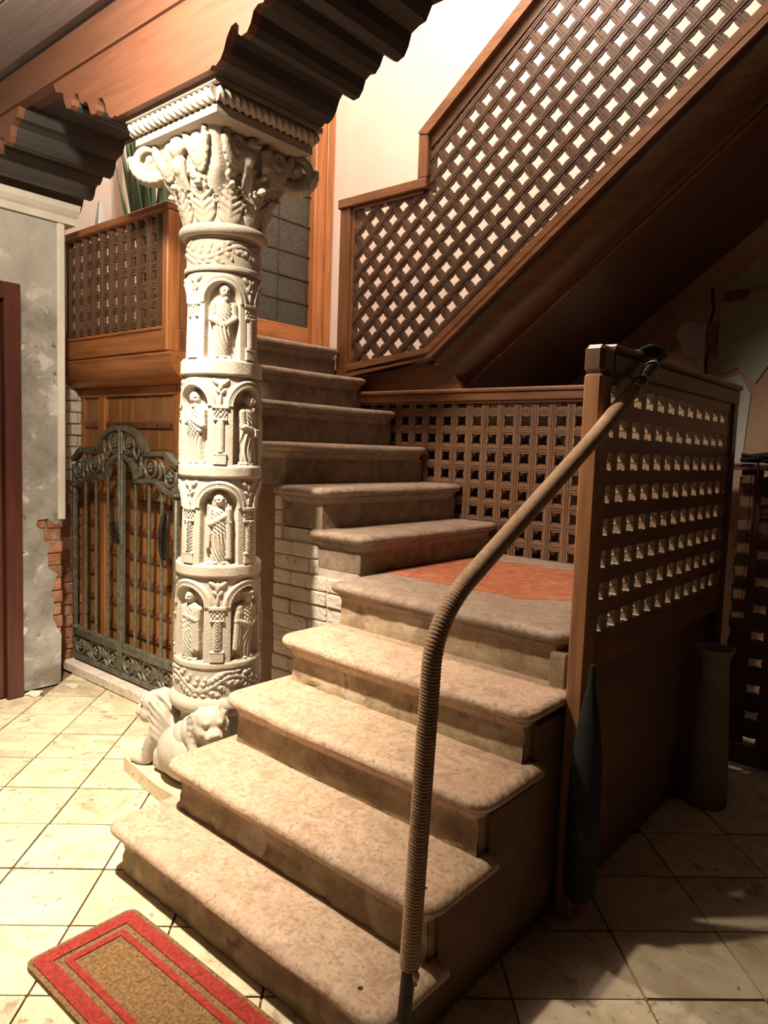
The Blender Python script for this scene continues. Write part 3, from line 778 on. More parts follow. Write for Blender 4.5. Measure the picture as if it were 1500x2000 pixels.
MB().box((-4.365, 2.318, 0.06), (-4.28, 2.340, 1.715), 0.004).build('plank', M['door_z'], d1)
for i in range(10):
    zc = 0.155 + i * 0.1548
    for (xa, xb) in ((-4.45, -4.28), (-4.185, -3.48)):
        o = MB().box((xa, 2.305, zc - 0.02), (xb, 2.324, zc + 0.02), 0.004).build('cross_rail', M['door_x'], d1)
        if xb > -3.6:
            mb = MB()
            for j in range(6):
                xs = -4.17 + j * 0.1365
                mb.ell((xs, 2.305, zc), (0.007, 0.006, 0.007), nu=8, nv=5)
            mb.build('stud', M['blackiron'], o, smooth=True)['kind'] = 'stuff'
th = MB().box((-4.40, 2.13, 0.0), (-3.30, 2.42, 0.062), 0.008).build('trim_4', M['pale_brick'])
tag(th, 'worn pale stone threshold under the iron gate', 'threshold', kind='structure')

# ================================================================== IRON GATE
gate = thing('iron_gate', 'dark wrought iron double gate with pierced gothic crest in front of the plank door', 'gate', (-3.85, 2.2, 0.06))
GY = 2.20
g3 = lambda p: (p[0], GY, p[1])


def ribbon(pts, wd, th_, y=GY):
    """flat bar swept along an x,z path: width wd in the plane, depth th_"""
    P = [Vector((a, b)) for a, b in pts]; m = len(P); V = []; F = []
    for i in range(m):
        t = (P[min(i + 1, m - 1)] - P[max(i - 1, 0)]); t.normalize(); n = Vector((-t.y, t.x))
        for s, yy in ((-1, -1), (1, -1), (1, 1), (-1, 1)):
            p = P[i] + n * s * wd / 2
            V.append((p.x, y + yy * th_ / 2, p.y))
    for i in range(m - 1):
        for k in range(4):
            l = (k + 1) % 4; F.append([4 * i + k, 4 * i + l, 4 * i + 4 + l, 4 * i + 4 + k])
    F += [[0, 1, 2, 3], [4 * m - 4 + k for k in range(4)]]
    return MB().add(V, F)


def smoothpath(pts, n=6):
    out = []; m = len(pts)
    for i in range(m - 1):
        p0 = pts[max(i - 1, 0)]; p1 = pts[i]; p2 = pts[i + 1]; p3 = pts[min(i + 2, m - 1)]
        for k in range(n):
            t = k / n
            out.append(tuple(0.5 * ((2 * b) + (-a + c) * t + (2 * a - 5 * b + 4 * c - d) * t * t + (-a + 3 * b - 3 * c + d) * t ** 3) for a, b, c, d in zip(p0, p1, p2, p3)))
    out.append(pts[-1]); return out


GC = -3.822
for sg, nm in ((-1, 'left'), (1, 'right')):
    fx = lambda u: GC + sg * u
    leaf = MB()
    # posts
    leaf.box((fx(0.003), GY - 0.016, 0.07), (fx(0.025), GY + 0.016, 1.53 if sg < 0 else 1.515), 0.005)
    leaf.box((fx(0.536), GY - 0.014, 0.09), (fx(0.560), GY + 0.016, 1.17), 0.006)
    leaf.box((fx(0.522), GY - 0.024, 1.165), (fx(0.570), GY + 0.024, 1.185), 0.004)
    leaf.box((fx(0.522), GY - 0.024, 0.27), (fx(0.570), GY + 0.024, 0.285), 0.004)
    leaf.box((fx(0.535), GY - 0.015, 1.185), (fx(0.562), GY + 0.015, 1.30), 0.004)
    fo = leaf.build('gate_frame', M['iron'], gate, smooth=True)
    # rails
    for (za, zb_, t_) in ((0.225, 0.275, 0.034), (0.075, 0.105, 0.03)):
        MB().box((fx(0.024), GY - t_ / 2, za), (fx(0.538), GY + t_ / 2, zb_), 0.005).build('rail', M['iron'], fo)
    # bars
    for u in (0.150, 0.288, 0.412):
        top = {0.150: 1.24, 0.288: 1.24, 0.412: 1.215}[u]
        MB().tube([(fx(u), GY, 0.27), (fx(u), GY, top)], 0.0095, 8).build('bar', M['iron'], fo, smooth=True)
    # crest: outer outline and inner lower outline
    outer = smoothpath([(fx(0.012), 1.525), (fx(0.085), 1.518), (fx(0.155), 1.493), (fx(0.213), 1.447), (fx(0.257), 1.385)]) + smoothpath([(fx(0.257), 1.385), (fx(0.35), 1.388), (fx(0.455), 1.390), (fx(0.51), 1.355), (fx(0.56), 1.325)], 4)
    ribbon(outer, 0.026, 0.040).build('crest_rail', M['iron'], fo)
    inner = smoothpath([(fx(0.012), 1.372), (fx(0.085), 1.348), (fx(0.135), 1.305), (fx(0.160), 1.232)]) + smoothpath([(fx(0.16), 1.232), (fx(0.25), 1.237), (fx(0.36), 1.240), (fx(0.42), 1.205), (fx(0.54), 1.17)], 4)
    ribbon(inner, 0.022, 0.034).build('crest_rail', M['iron'], fo)
    # pierced crest: rings, cusps, rosettes
    for (u, zc, r_) in ((0.075, 1.438, 0.058), (0.300, 1.312, 0.056), (0.488, 1.268, 0.050)):
        MB().tube([(fx(u) + r_ * math.cos(a), GY, zc + r_ * math.sin(a)) for a in np.linspace(0, 2 * PI, 21)[:-1]], 0.010, 6, True).build('ring', M['iron'], fo, smooth=True)
        mb = MB()
        for q in range(5):
            a = 2 * PI * q / 5 + 0.3
            mb.ell((fx(u) + 0.018 * math.cos(a), GY - 0.004, zc + 0.018 * math.sin(a)), (0.011, 0.010, 0.011), nu=8, nv=5)
        mb.ell((fx(u), GY - 0.01, zc), (0.009, 0.010, 0.009), nu=8, nv=5)
        mb.build('rosette', M['iron'], fo, smooth=True)
    for (pa, pb_, pc) in (((0.155, 1.36), (0.19, 1.40), (0.185, 1.455)), ((0.155, 1.36), (0.13, 1.39), (0.135, 1.44)), ((0.16, 1.24), (0.205, 1.275), (0.195, 1.335)), ((0.215, 1.37), (0.205, 1.33), (0.235, 1.30)),
                          ((0.36, 1.24), (0.395, 1.275), (0.385, 1.335)), ((0.40, 1.385), (0.405, 1.34), (0.43, 1.31)), ((0.42, 1.21), (0.44, 1.25), (0.43, 1.31)), ((0.54, 1.18), (0.548, 1.22), (0.535, 1.25)), ((0.02, 1.38), (0.06, 1.40), (0.10, 1.375))):
        pts = smoothpath([(fx(pa[0]), pa[1]), (fx(pb_[0]), pb_[1]), (fx(pc[0]), pc[1])], 4)
        MB().tube([g3(p) for p in pts], [0.012] + [0.010] * (len(pts) - 2) + [0.007], 6).build('cusp', M['iron'], fo, smooth=True)
    # lower pierced panel
    for (u, r_) in ((0.085, 0.052), (0.29, 0.056), (0.475, 0.05)):
        zc = 0.165
        for da in (0,):
            mb = MB().tube([(fx(u) + r_ * math.cos(a) * 1.05, GY, zc + r_ * math.sin(a) * 1.05) for a in np.linspace(0, 2 * PI, 21)[:-1]], 0.010, 6, True)
            for q in range(5):
                a = 2 * PI * q / 5 + 0.3
                mb.ell((fx(u) + 0.017 * math.cos(a), GY - 0.004, zc + 0.017 * math.sin(a)), (0.011, 0.010, 0.011), nu=8, nv=5)
            mb.build('roundel', M['iron'], fo, smooth=True)
    for u in (0.185, 0.385):
        mb = MB()
        for s_ in (-1, 1):
            mb.tube([g3(p) for p in smoothpath([(fx(u + s_ * 0.045), 0.225), (fx(u + s_ * 0.012), 0.195), (fx(u + s_ * 0.02), 0.16), (fx(u), 0.14), (fx(u + s_ * 0.04), 0.105)], 4)], 0.0085, 6)
        mb.ell((fx(u), GY, 0.165), (0.014, 0.012, 0.02), nu=8, nv=6)
        mb.build('scrollwork', M['iron'], fo, smooth=True)
lk = MB().box((GC - 0.05, GY - 0.03, 0.86), (GC - 0.005, GY - 0.012, 0.985), 0.005)
lk.tube([(GC - 0.028, GY - 0.04, 0.985), (GC - 0.028, GY - 0.04, 1.05)], 0.008, 6).tube([(GC - 0.055, GY - 0.035, 0.91), (GC + 0.03, GY - 0.035, 0.91)], 0.008, 6)
plabel(lk.build('lock_plate', M['blackiron'], gate, smooth=True), 'lock and bolt at the meeting stiles')
hd = MB().tube(smoothpath([(-3.36, 2.17, 0.84), (-3.355, 2.155, 0.90), (-3.352, 2.155, 1.0), (-3.36, 2.175, 1.06)], 4), 0.011, 8)
hd.box((-3.385, 2.186, 0.82), (-3.335, 2.196, 1.08), 0.003)
plabel(hd.build('handle', M['blackiron'], gate, smooth=True), 'upright pull handle on the right leaf')

# ================================================================== GLAZED DOOR on the upper landing
d2 = thing('door_2', 'tall orange wooden door with dark leaded glass at the head of the steps', 'door', (-4.47, 3.7, 2.1), kind='structure')
MB().box((-4.5, 4.235, 2.1), (-4.40, 4.43, 4.35), 0.005).build('door_jamb', M['or_z'], d2)
MB().box((-4.395, 4.35, 2.1), (-4.385, 4.43, 4.35), 0.003).build('jamb_moulding', M['or_z'], d2)
MB().box((-4.5, 2.86, 2.1), (-4.42, 2.96, 4.35), 0.005).build('door_jamb', M['redwood'], d2)
MB().box((-4.5, 2.96, 2.1), (-4.43, 4.235, 2.43), 0.005).build('bottom_rail', M['or_y'], d2)
MB().box((-4.5, 2.96, 4.15), (-4.43, 4.235, 4.35), 0.005).build('head_rail', M['or_y'], d2)
zr = [2.43, 2.62, 2.81, 3.0, 3.24, 3.48, 3.72, 3.93, 4.15]
for j in range(len(zr) - 1):
    for i in range(4):
        y0 = 2.965 + i * 0.3125
        MB().box((-4.475, y0 + 0.006, zr[j] + 0.006), (-4.455 + rng.normal(0, 0.001), y0 + 0.3065, zr[j + 1] - 0.006), 0.003).build('pane', M['glass'], d2)
mb = MB()
for zz in zr: mb.box((-4.485, 2.96, zz - 0.007), (-4.448, 4.235, zz + 0.007), 0.003)
for i in range(5): mb.box((-4.485, 2.965 + i * 0.3125 - 0.006, 2.43), (-4.45, 2.965 + i * 0.3125 + 0.006, 4.15), 0.003)
mb.build('lead_cames', M['lead'], d2)

# ================================================================== TIMBER BEAM WITH CORBELS
bm_ = thing('timber_beam', 'orange-lit timber beam with scrolled corbel brackets resting on the column', 'beam', (-2.455, 1.83, 2.73))
YF, YB = 1.56, 2.10
CP = [(0.0, 2.725), (0.30, 2.725), (0.315, 2.735), (0.335, 2.728), (0.36, 2.742), (0.377, 2.765), (0.392, 2.80), (0.415, 2.828), (0.440, 2.832), (0.455, 2.815), (0.452, 2.792), (0.468, 2.780), (0.497, 2.783),
      (0.515, 2.805), (0.528, 2.838), (0.550, 2.850), (0.575, 2.846), (0.598, 2.868), (0.612, 2.898), (0.640, 2.907), (0.660, 2.893), (0.660, 2.866), (0.680, 2.856), (0.712, 2.866), (0.730, 2.895), (0.742, 2.935), (0.775, 2.950), (0.805, 2.955), (0.822, 2.985), (0.835, 3.01)]
for cx, lab in ((-2.455, 'scrolled corbel bracket centred on the column capital'), (-4.455, 'half corbel bracket against the left wall')):
    poly = [(cx + d, z) for d, z in CP]
    left = [(cx - d, z) for d, z in CP[::-1]]
    if cx < -4: poly = [(-4.155, 2.722)] + [p for p in poly if p[0] > -4.155] + [(-4.155, 3.01)]
    else: poly = left[:-1] + poly
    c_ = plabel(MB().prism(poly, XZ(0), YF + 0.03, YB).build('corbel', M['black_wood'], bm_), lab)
    plabel(MB().prism(poly, XZ(0), YF, YF + 0.03).build('face_board', M['corbel'], c_), 'orange-brown scroll-cut face board of the bracket')
MB().box((-4.16, YF + 0.012, 3.012), (1.6, YF + 0.10, 3.178), 0.004).build('beam', M['beam'], bm_)
MB().prism([(YF - 0.012, 3.0), (YF + 0.03, 2.995), (YF + 0.03, 3.03), (YF + 0.008, 3.03), (YF - 0.008, 3.016)], lambda a, b, d: (d, a, b), -4.155, 1.6).build('bead_moulding', M['beam'], bm_)
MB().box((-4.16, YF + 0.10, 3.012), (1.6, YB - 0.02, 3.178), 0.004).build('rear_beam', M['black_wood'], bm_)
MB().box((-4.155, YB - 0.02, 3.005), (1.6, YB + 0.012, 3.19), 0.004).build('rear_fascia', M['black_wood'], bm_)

# ================================================================== CARVED STONE COLUMN
CX, CY = -2.47, 1.87
col = thing('carved_column', 'carved cream stone column with saints in arched niches and a leafy capital, crouching beasts at its foot', 'column', (CX, CY, 0))
TH0 = math.atan2(-CY, -CX) - 0.02        # towards the photograph's viewpoint
NT = 480
Rz = lambda z: np.interp(z, [0.40, 0.56, 0.94, 1.33, 1.78, 2.13, 2.27], [0.178, 0.176, 0.170, 0.163, 0.158, 0.149, 0.146])


def sstep(a, b, x):
    t = np.clip((x - a) / (b - a), 0, 1); return t * t * (3 - 2 * t)


def dome(q):
    return np.sqrt(np.clip(1 - q, 0, None))


def blob(s, t, cs, ct, rs, rt, ang=0.0):
    ds, dt = s - cs, t - ct
    if ang:
        c, n = math.cos(ang), math.sin(ang); ds, dt = ds * c + dt * n, -ds * n + dt * c
    return dome((ds / rs) ** 2 + (dt / rt) ** 2)


def leafy(s, t, period, h, amp, seed=0):
    """running leaf scroll relief"""
    ph = s / period * 2 * PI
    wave = 0.5 * h + 0.26 * h * np.sin(ph)
    stem = dome(((t - wave) / (0.09 * h)) ** 2)
    out = 0.7 * stem
    k = np.round(s / (period / 4)); base = k * period / 4
    for sg in (-1, 1):
        for off in (-0.12, 0.12):
            cs = base + off * period * 0.5
            ct = 0.5 * h + 0.26 * h * np.sin(cs / period * 2 * PI) + sg * 0.22 * h
            ds, dt = s - cs, (t - ct)
            a = sg * (0.7 + 0.5 * np.cos(k * 1.7))
            x = ds * np.cos(a) + dt * np.sin(a); y = -ds * np.sin(a) + dt * np.cos(a)
            q = (x / (0.14 * period)) ** 2 + (y / (0.10 * h)) ** 2
            out = np.maximum(out, dome(q) * (0.75 + 0.25 * np.cos(x / (0.016 * period) * 1.2)))
    edge = sstep(0, 0.08 * h, t) * sstep(0, 0.08 * h, h - t)
    return amp * out * edge


def tier_relief(theta, t, H, off, twist):
    """arcade: four niches round the shaft, colonnettes between; returns height relative to the shaft surface"""
    per = PI / 2
    a = theta - TH0 - off
    kk = np.round(a / per); a = a - kk * per
    s = a * 0.163                                     # arc metres from the niche centre
    half = per / 2 * 0.163
    c = np.abs(s) - half                              # distance to colonnette axis (negative inside the bay)
    nw, spring = 0.076, H - 0.118
    inside_rect = (np.abs(s) < nw) & (t < spring)
    rr = np.hypot(s, np.minimum(0, spring - t)); rr = np.where(t > spring, np.hypot(s, t - spring), np.abs(s))
    d = nw - rr                                       # >0 inside niche
    out = -0.030 * sstep(-0.001, 0.008, d) * np.where(t > 0.004, 1, 0)
    # archivolt
    arch = sstep(-0.030, -0.027, d) * sstep(0.001, -0.003, d) * (t > spring - 0.004)
    out = out + 0.006 * arch * (1 - 0.5 * sstep(0.0, 0.003, np.abs(d + 0.0135)) * sstep(0.006, 0.003, np.abs(d + 0.0135)))
    ground = -0.005 * sstep(-0.0305, -0.034, d) * (t > 0)
    out = out + ground
    # colonnette
    ct0, ct1 = 0.048, spring - 0.055
    shaft = np.where((t > ct0) & (t < ct1), dome((c / 0.021) ** 2) * 0.024, 0)
    tw = {0: 0.0, 1: 0.0035}[twist] * np.sin((t + c * 1.3) / 0.0125 * 2 * PI) * (np.abs(c) < 0.019)
    shaft = np.where(shaft > 0.004, shaft + tw, shaft)
    basep = np.where((t > 0.0) & (t <= 0.040), 0.022 * sstep(0.029, 0.024, np.abs(c)), 0)
    ringb = 0.024 * dome(((t - 0.043) / 0.007) ** 2) * (np.abs(c) < 0.026)
    ringt = 0.024 * dome(((t - ct1) / 0.007) ** 2) * (np.abs(c) < 0.027)
    capb = np.where((t > ct1 + 0.005) & (t <= ct1 + 0.042), (0.018 + 0.005 * np.sin(c / 0.0065 * PI) * np.sin((t - ct1) / 0.011 * PI)) * sstep(0.031, 0.026, np.abs(c)), 0)
    abac = np.where((t > ct1 + 0.042) & (t <= ct1 + 0.056), 0.023 * sstep(0.037, 0.032, np.abs(c)), 0)
    colr = np.maximum.reduce([shaft, basep, ringb, ringt, capb, abac])
    out = np.where(colr > 0.001, np.maximum(out, -0.012 + colr * 0.85), out)
    # trefoil leaves in the spandrel
    tt = t - (spring + 0.004)
    sp = np.maximum.reduce([blob(c, tt, 0, 0.075, 0.012, 0.022), blob(c, tt, 0.020, 0.088, 0.020, 0.010, 0.7), blob(c, tt, -0.020, 0.088, 0.020, 0.010, -0.7),
                            blob(c, tt, 0.010, 0.052, 0.014, 0.007, 0.9), blob(c, tt, -0.010, 0.052, 0.014, 0.007, -0.9), blob(c, tt, 0, 0.025, 0.006, 0.026)])
    out = np.where((d < -0.031) & (tt > 0) & (t < H - 0.003), np.maximum(out, -0.005 + 0.009 * sp), out)
    return out


def band(name, z0, z1, dz, fn, label=None):
    nz = max(2, int(round((z1 - z0) / dz))); zz = np.linspace(z0, z1, nz + 1)
    th = np.linspace(0, 2 * PI, NT, endpoint=False)
    TH, Z = np.meshgrid(th, zz)
    hgt = fn(TH, Z - z0)
    Rr = Rz(Z) + hgt
    X = CX + Rr * np.cos(TH); Y = CY + Rr * np.sin(TH)
    V = np.stack([X, Y, Z], -1).reshape(-1, 3)
    i, j = np.meshgrid(np.arange(NT), np.arange(nz)); l = (i + 1) % NT
    F = np.stack([j * NT + i, j * NT + l, (j + 1) * NT + l, (j + 1) * NT + i], -1).reshape(-1, 4)
    o = arr_mesh(name, V, F, M['column'], col)
    if label: plabel(o, label)
    return o


def ring_profile(H, proj=0.006):
    return lambda TH, t: proj * sstep(0, 0.004, t) * sstep(0, 0.004, H - t) + 0.0006 * np.sin(TH * 9 + 3 * np.sin(TH * 2))


TIERS = [(0.575, 0.345, PI / 4, 1), (0.972, 0.348, 0.0, 1), (1.372, 0.352, PI / 4, 0), (1.788, 0.338, 0.0, 0)]
band('carved_frieze', 0.430, 0.545, 0.003, lambda TH, t: 0.001 + leafy((TH - TH0) * 0.176, t, 2 * PI * 0.176 / 4, 0.115, 0.009), 'rough leafy band at the foot of the shaft')
band('plain_ring', 0.545, 0.575, 0.005, ring_profile(0.03, 0.005))
for n, (z0, H, off, tw) in enumerate(TIERS):
    band('arcade', z0, z0 + H, 0.0028, lambda TH, t, H=H, off=off, tw=tw: tier_relief(TH, t, H, off, tw))
for z0, z1 in ((0.920, 0.972), (1.320, 1.372), (1.724, 1.788)):
    band('plain_ring', z0, z1, 0.006, ring_profile(z1 - z0))
band('plain_ring', 2.126, 2.150, 0.005, ring_profile(0.024, 0.005))
band('leaf_frieze', 2.150, 2.252, 0.003, lambda TH, t: -0.002 + leafy((TH - TH0) * 0.147, t, 2 * PI * 0.147 / 3, 0.102, 0.007), 'leaf scroll frieze under the capital')
band('plain_ring', 2.252, 2.276, 0.005, ring_profile(0.024, 0.004))


# ---- relief figures in the niches
def capsule(s, t, p, q, r, h):
    p = np.array(p); q = np.array(q); v = q - p; L2 = v @ v
    k = np.clip(((s - p[0]) * v[0] + (t - p[1]) * v[1]) / L2, 0, 1)
    d2 = (s - p[0] - k * v[0]) ** 2 + (t - p[1] - k * v[1]) ** 2
    return np.where(d2 < r * r, h + 0.7 * np.sqrt(np.clip(r * r - d2, 0, None)), 0)


def figure(design, tier, idx, label):
    z0, H, off, _ = TIERS[tier]
    ns, nt_ = 92, 172
    sg = np.linspace(-0.074, 0.074, ns); tg = np.linspace(0.003, 0.300, nt_)
    S, T = np.meshgrid(sg, tg)
    lean = design.get('lean', 0.0); x0 = design.get('x', 0.0)
    S = (S - x0 - lean * (T - 0.12)) / 1.24; T = (T - 0.003) / 1.035 + 0.003
    hd = design.get('head_t', 0.250); hx = design.get('head_s', 0.0)
    wt = np.interp(T, [0, 0.02, 0.06, 0.11, 0.15, 0.19, 0.215, 0.226, 0.236, 0.30], design.get('width', [0.036, 0.036, 0.034, 0.037, 0.040, 0.042, 0.040, 0.028, 0.010, 0.0]))
    dp = np.interp(T, [0, 0.05, 0.12, 0.17, 0.21, 0.235], [0.024, 0.027, 0.032, 0.033, 0.030, 0.018])
    body = dp * dome((S / np.maximum(wt, 1e-4)) ** 2) * (T < 0.238)
    kf = design.get('fold', 0.011); sw = design.get('sweep', 0.25)
    ph = (S + sw * (T - 0.1) + 0.010 * np.sin(T * 28 + idx)) / kf * 2 * PI
    fold = (0.0030 * np.sin(ph) + 0.0014 * np.sin(ph * 2.3 + 1)) * sstep(0.21, 0.12, T)
    # cross folds of the mantle over chest and hip
    diag = (T - 0.165 + design.get('mantle', 0.9) * S)
    fold = fold + 0.0018 * np.sin(diag / 0.016 * 2 * PI) * sstep(0.10, 0.14, T) * sstep(0.225, 0.20, T)
    Hh = np.where(body > 0.004, body + fold, body)
    hem = 0.026 * dome(((T - 0.006) / 0.010) ** 2) * (np.abs(S) < 0.04)
    Hh = np.maximum(Hh, hem)
    for foot in (-0.013, 0.013): Hh = np.maximum(Hh, 0.034 * blob(S, T, foot + 0.003, 0.008, 0.010, 0.008))
    if design.get('mantle_edge'):
        for (p, q, r) in design['mantle_edge']:
            Hh = np.maximum(Hh, capsule(S, T, p, q, r, 0.026))
    if design.get('veil'):
        v = 0.026 * blob(S, T, hx, hd - 0.004, 0.033, 0.046); side = 0.020 * dome(((np.abs(S) - 0.036) / 0.011) ** 2) * sstep(0.03, 0.06, T) * sstep(0.262, 0.22, T)
        side = side * (1 + 0.25 * np.sin(S / 0.0045 * 2))
        Hh = np.maximum.reduce([Hh, v, side])
    for (p, q, r, h) in design.get('arms', []):
        Hh = np.maximum(Hh, capsule(S, T, p, q, r, h))
    # neck and head with face, hair, beard
    Hh = np.maximum(Hh, 0.022 * dome(((S - hx * 0.6) / 0.012) ** 2) * ((T > 0.215) & (T < hd)))
    tx = hx + design.get('turn', 0.0)
    head = 0.037 * blob(S, T, hx, hd, 0.0195, 0.027)
    hair = 0.034 * blob(S, T, hx - design.get('turn', 0) * 0.5, hd + 0.008, 0.0225, 0.025)
    Hh = np.maximum.reduce([Hh, hair + 0.0012 * np.sin(S / 0.0028 * 2) * (hair > 0.01), head])
    nose = 0.0065 * blob(S, T, tx, hd - 0.002, 0.0042, 0.010)
    brow = 0.0025 * blob(S, T, tx, hd + 0.008, 0.014, 0.0035)
    eyes = 0.0045 * (blob(S, T, tx - 0.0075, hd + 0.003, 0.0048, 0.0032) + blob(S, T, tx + 0.0075, hd + 0.003, 0.0048, 0.0032))
    mouth = 0.003 * blob(S, T, tx, hd - 0.0145, 0.0065, 0.0016)
    on = head > 0.012
    Hh = np.where(on, Hh + nose + brow - eyes - mouth, Hh)
    if design.get('beard'):
        bl = design['beard']
        bd = 0.036 * blob(S, T, tx, hd - 0.022 - bl * 0.4, 0.013, 0.012 + bl * 0.6) * (T < hd - 0.012)
        Hh = np.maximum(Hh, bd * (1 + 0.06 * np.sin(S / 0.0022 * 2)))
    if design.get('turban'):
        Hh = np.maximum(Hh, 0.041 * blob(S, T, hx, hd + 0.019, 0.025, 0.013) + 0.0015 * np.sin((S + 0.8 * T) / 0.003 * 2) * blob(S, T, hx, hd + 0.019, 0.025, 0.013))
    if design.get('book'):
        bx, bt = design['book']
        bk = 0.043 * sstep(0.0145, 0.012, np.abs(S - bx)) * sstep(0.017, 0.014, np.abs(T - bt))
        Hh = np.maximum(Hh, bk)
    Hh = Hh + 0.0006 * np.sin(S * 900) * np.sin(T * 800) * (Hh > 0.004)
    # soften once
    K = np.pad(Hh, 1, mode='edge'); Hh = (K[1:-1, 1:-1] * 4 + K[:-2, 1:-1] + K[2:, 1:-1] + K[1:-1, :-2] + K[1:-1, 2:]) / 8
    Hh = np.where(np.abs(sg)[None, :] < 0.071, Hh, 0); mask = Hh > 0.0035
    ang = TH0 + off + idx * PI / 2
    S0, T0 = np.meshgrid(sg, tg)
    TH = ang + S0 / 0.163; Zz = z0 + T0
    Rr = Rz(Zz) - 0.032 + Hh * 1.0
    V = np.stack([CX + Rr * np.cos(TH), CY + Rr * np.sin(TH), Zz], -1).reshape(-1, 3)
    i, j = np.meshgrid(np.arange(ns - 1), np.arange(nt_ - 1))
    a = j * ns + i
    mk_ = mask[:-1, :-1] | mask[1:, :-1] | mask[:-1, 1:] | mask[1:, 1:]
    F = np.stack([a, a + 1, a + ns + 1, a + ns], -1)[mk_]
    used = np.unique(F); remap = np.full(len(V), -1); remap[used] = np.arange(len(used))
    plabel(arr_mesh('relief_figure', V[used], remap[F], M['column'], col), label)


figure(dict(lean=0.06, turn=0.004, head_s=0.004, arms=[((-0.036, 0.205), (-0.040, 0.150), 0.012, 0.020), ((-0.040, 0.150), (0.002, 0.128), 0.011, 0.026), ((0.038, 0.205), (0.044, 0.155), 0.012, 0.018), ((0.044, 0.155), (0.008, 0.128), 0.011, 0.026)],
            beard=0.010, sweep=0.5, fold=0.013), 3, 0, 'robed standing man with arms joined at the waist')
figure(dict(lean=-0.03, turn=0.004, x=0.004, arms=[((-0.036, 0.205), (-0.038, 0.160), 0.012, 0.020), ((-0.038, 0.160), (-0.004, 0.182), 0.010, 0.027), ((0.036, 0.205), (0.038, 0.150), 0.013, 0.022), ((0.038, 0.150), (0.0, 0.172), 0.011, 0.028)],
            beard=0.012, mantle_edge=[((-0.03, 0.17), (0.03, 0.13), 0.008)], fold=0.012, sweep=-0.2), 2, -1, 'robed man with folded hands and bowed head')
figure(dict(lean=0.02, turn=0.009, head_s=0.008, x=0.004, arms=[((-0.030, 0.205), (-0.022, 0.150), 0.014, 0.022), ((-0.022, 0.150), (0.020, 0.140), 0.010, 0.030), ((0.034, 0.205), (0.036, 0.160), 0.011, 0.020)],
            beard=0.018, book=(0.030, 0.128), mantle_edge=[((-0.012, 0.19), (0.010, 0.02), 0.007), ((0.018, 0.12), (0.034, 0.01), 0.007)], fold=0.017, sweep=0.1), 2, 0, 'robed man turned to the right holding a book')
figure(dict(turn=0.005, head_s=0.002, veil=True, arms=[((-0.030, 0.200), (-0.026, 0.160), 0.010, 0.022), ((-0.026, 0.160), (0.016, 0.190), 0.010, 0.029), ((0.030, 0.200), (0.034, 0.165), 0.010, 0.018), ((0.034, 0.165), (0.014, 0.195), 0.009, 0.027)],
            mantle_edge=[((-0.026, 0.215), (-0.034, 0.07), 0.006), ((0.030, 0.215), (0.034, 0.03), 0.009)], fold=0.011, sweep=0.35), 1, 0, 'veiled woman in a long mantle, hand on her breast')
figure(dict(lean=0.03, turn=-0.002, x=-0.002, arms=[((0.036, 0.205), (0.034, 0.165), 0.014, 0.022), ((0.034, 0.165), (-0.012, 0.180), 0.011, 0.028), ((-0.036, 0.205), (-0.040, 0.150), 0.012, 0.018)],
            mantle_edge=[((0.034, 0.20), (0.042, 0.05), 0.010), ((0.022, 0.19), (0.026, 0.04), 0.007), ((0.0, 0.16), (-0.016, 0.02), 0.007)], fold=0.012, sweep=0.45), 0, -1, 'figure in a heavy draped cloak, turned away')
figure(dict(lean=0.03, turn=0.004, head_s=0.006, x=0.004, turban=True, beard=0.034, arms=[((-0.036, 0.210), (-0.042, 0.160), 0.014, 0.022), ((-0.042, 0.160), (0.006, 0.138), 0.011, 0.028), ((0.036, 0.205), (0.040, 0.155), 0.012, 0.020), ((0.040, 0.155), (0.012, 0.135), 0.011, 0.028)],
            mantle_edge=[((-0.040, 0.19), (-0.046, 0.05), 0.011), ((-0.030, 0.20), (-0.036, 0.06), 0.008)], fold=0.012, sweep=-0.1), 0, 0, 'bearded man in a turban with joined hands')

# ---- foot of the column
cb = MB().lathe([(0.150, 0.0), (0.150, 0.30), (0.152, 0.335), (0.166, 0.350), (0.180, 0.358), (0.194, 0.372), (0.199, 0.390), (0.196, 0.408), (0.186, 0.420), (0.178, 0.432)], (CX, CY, 0.0), 48)
plabel(cb.build('base_moulding', M['column'], col, smooth=True), 'round moulded base under the shaft')
MB().prism([(-2.88, 1.68), (-2.84, 1.65), (-2.5, 1.60), (-2.15, 1.60), (-2.15, 2.2), (-2.88, 2.2)], XY(0), 0.0, 0.06).build('plinth_slab', M['tile'], col)
RZ = lambda a: Matrix.Rotation(a, 3, 'Z')


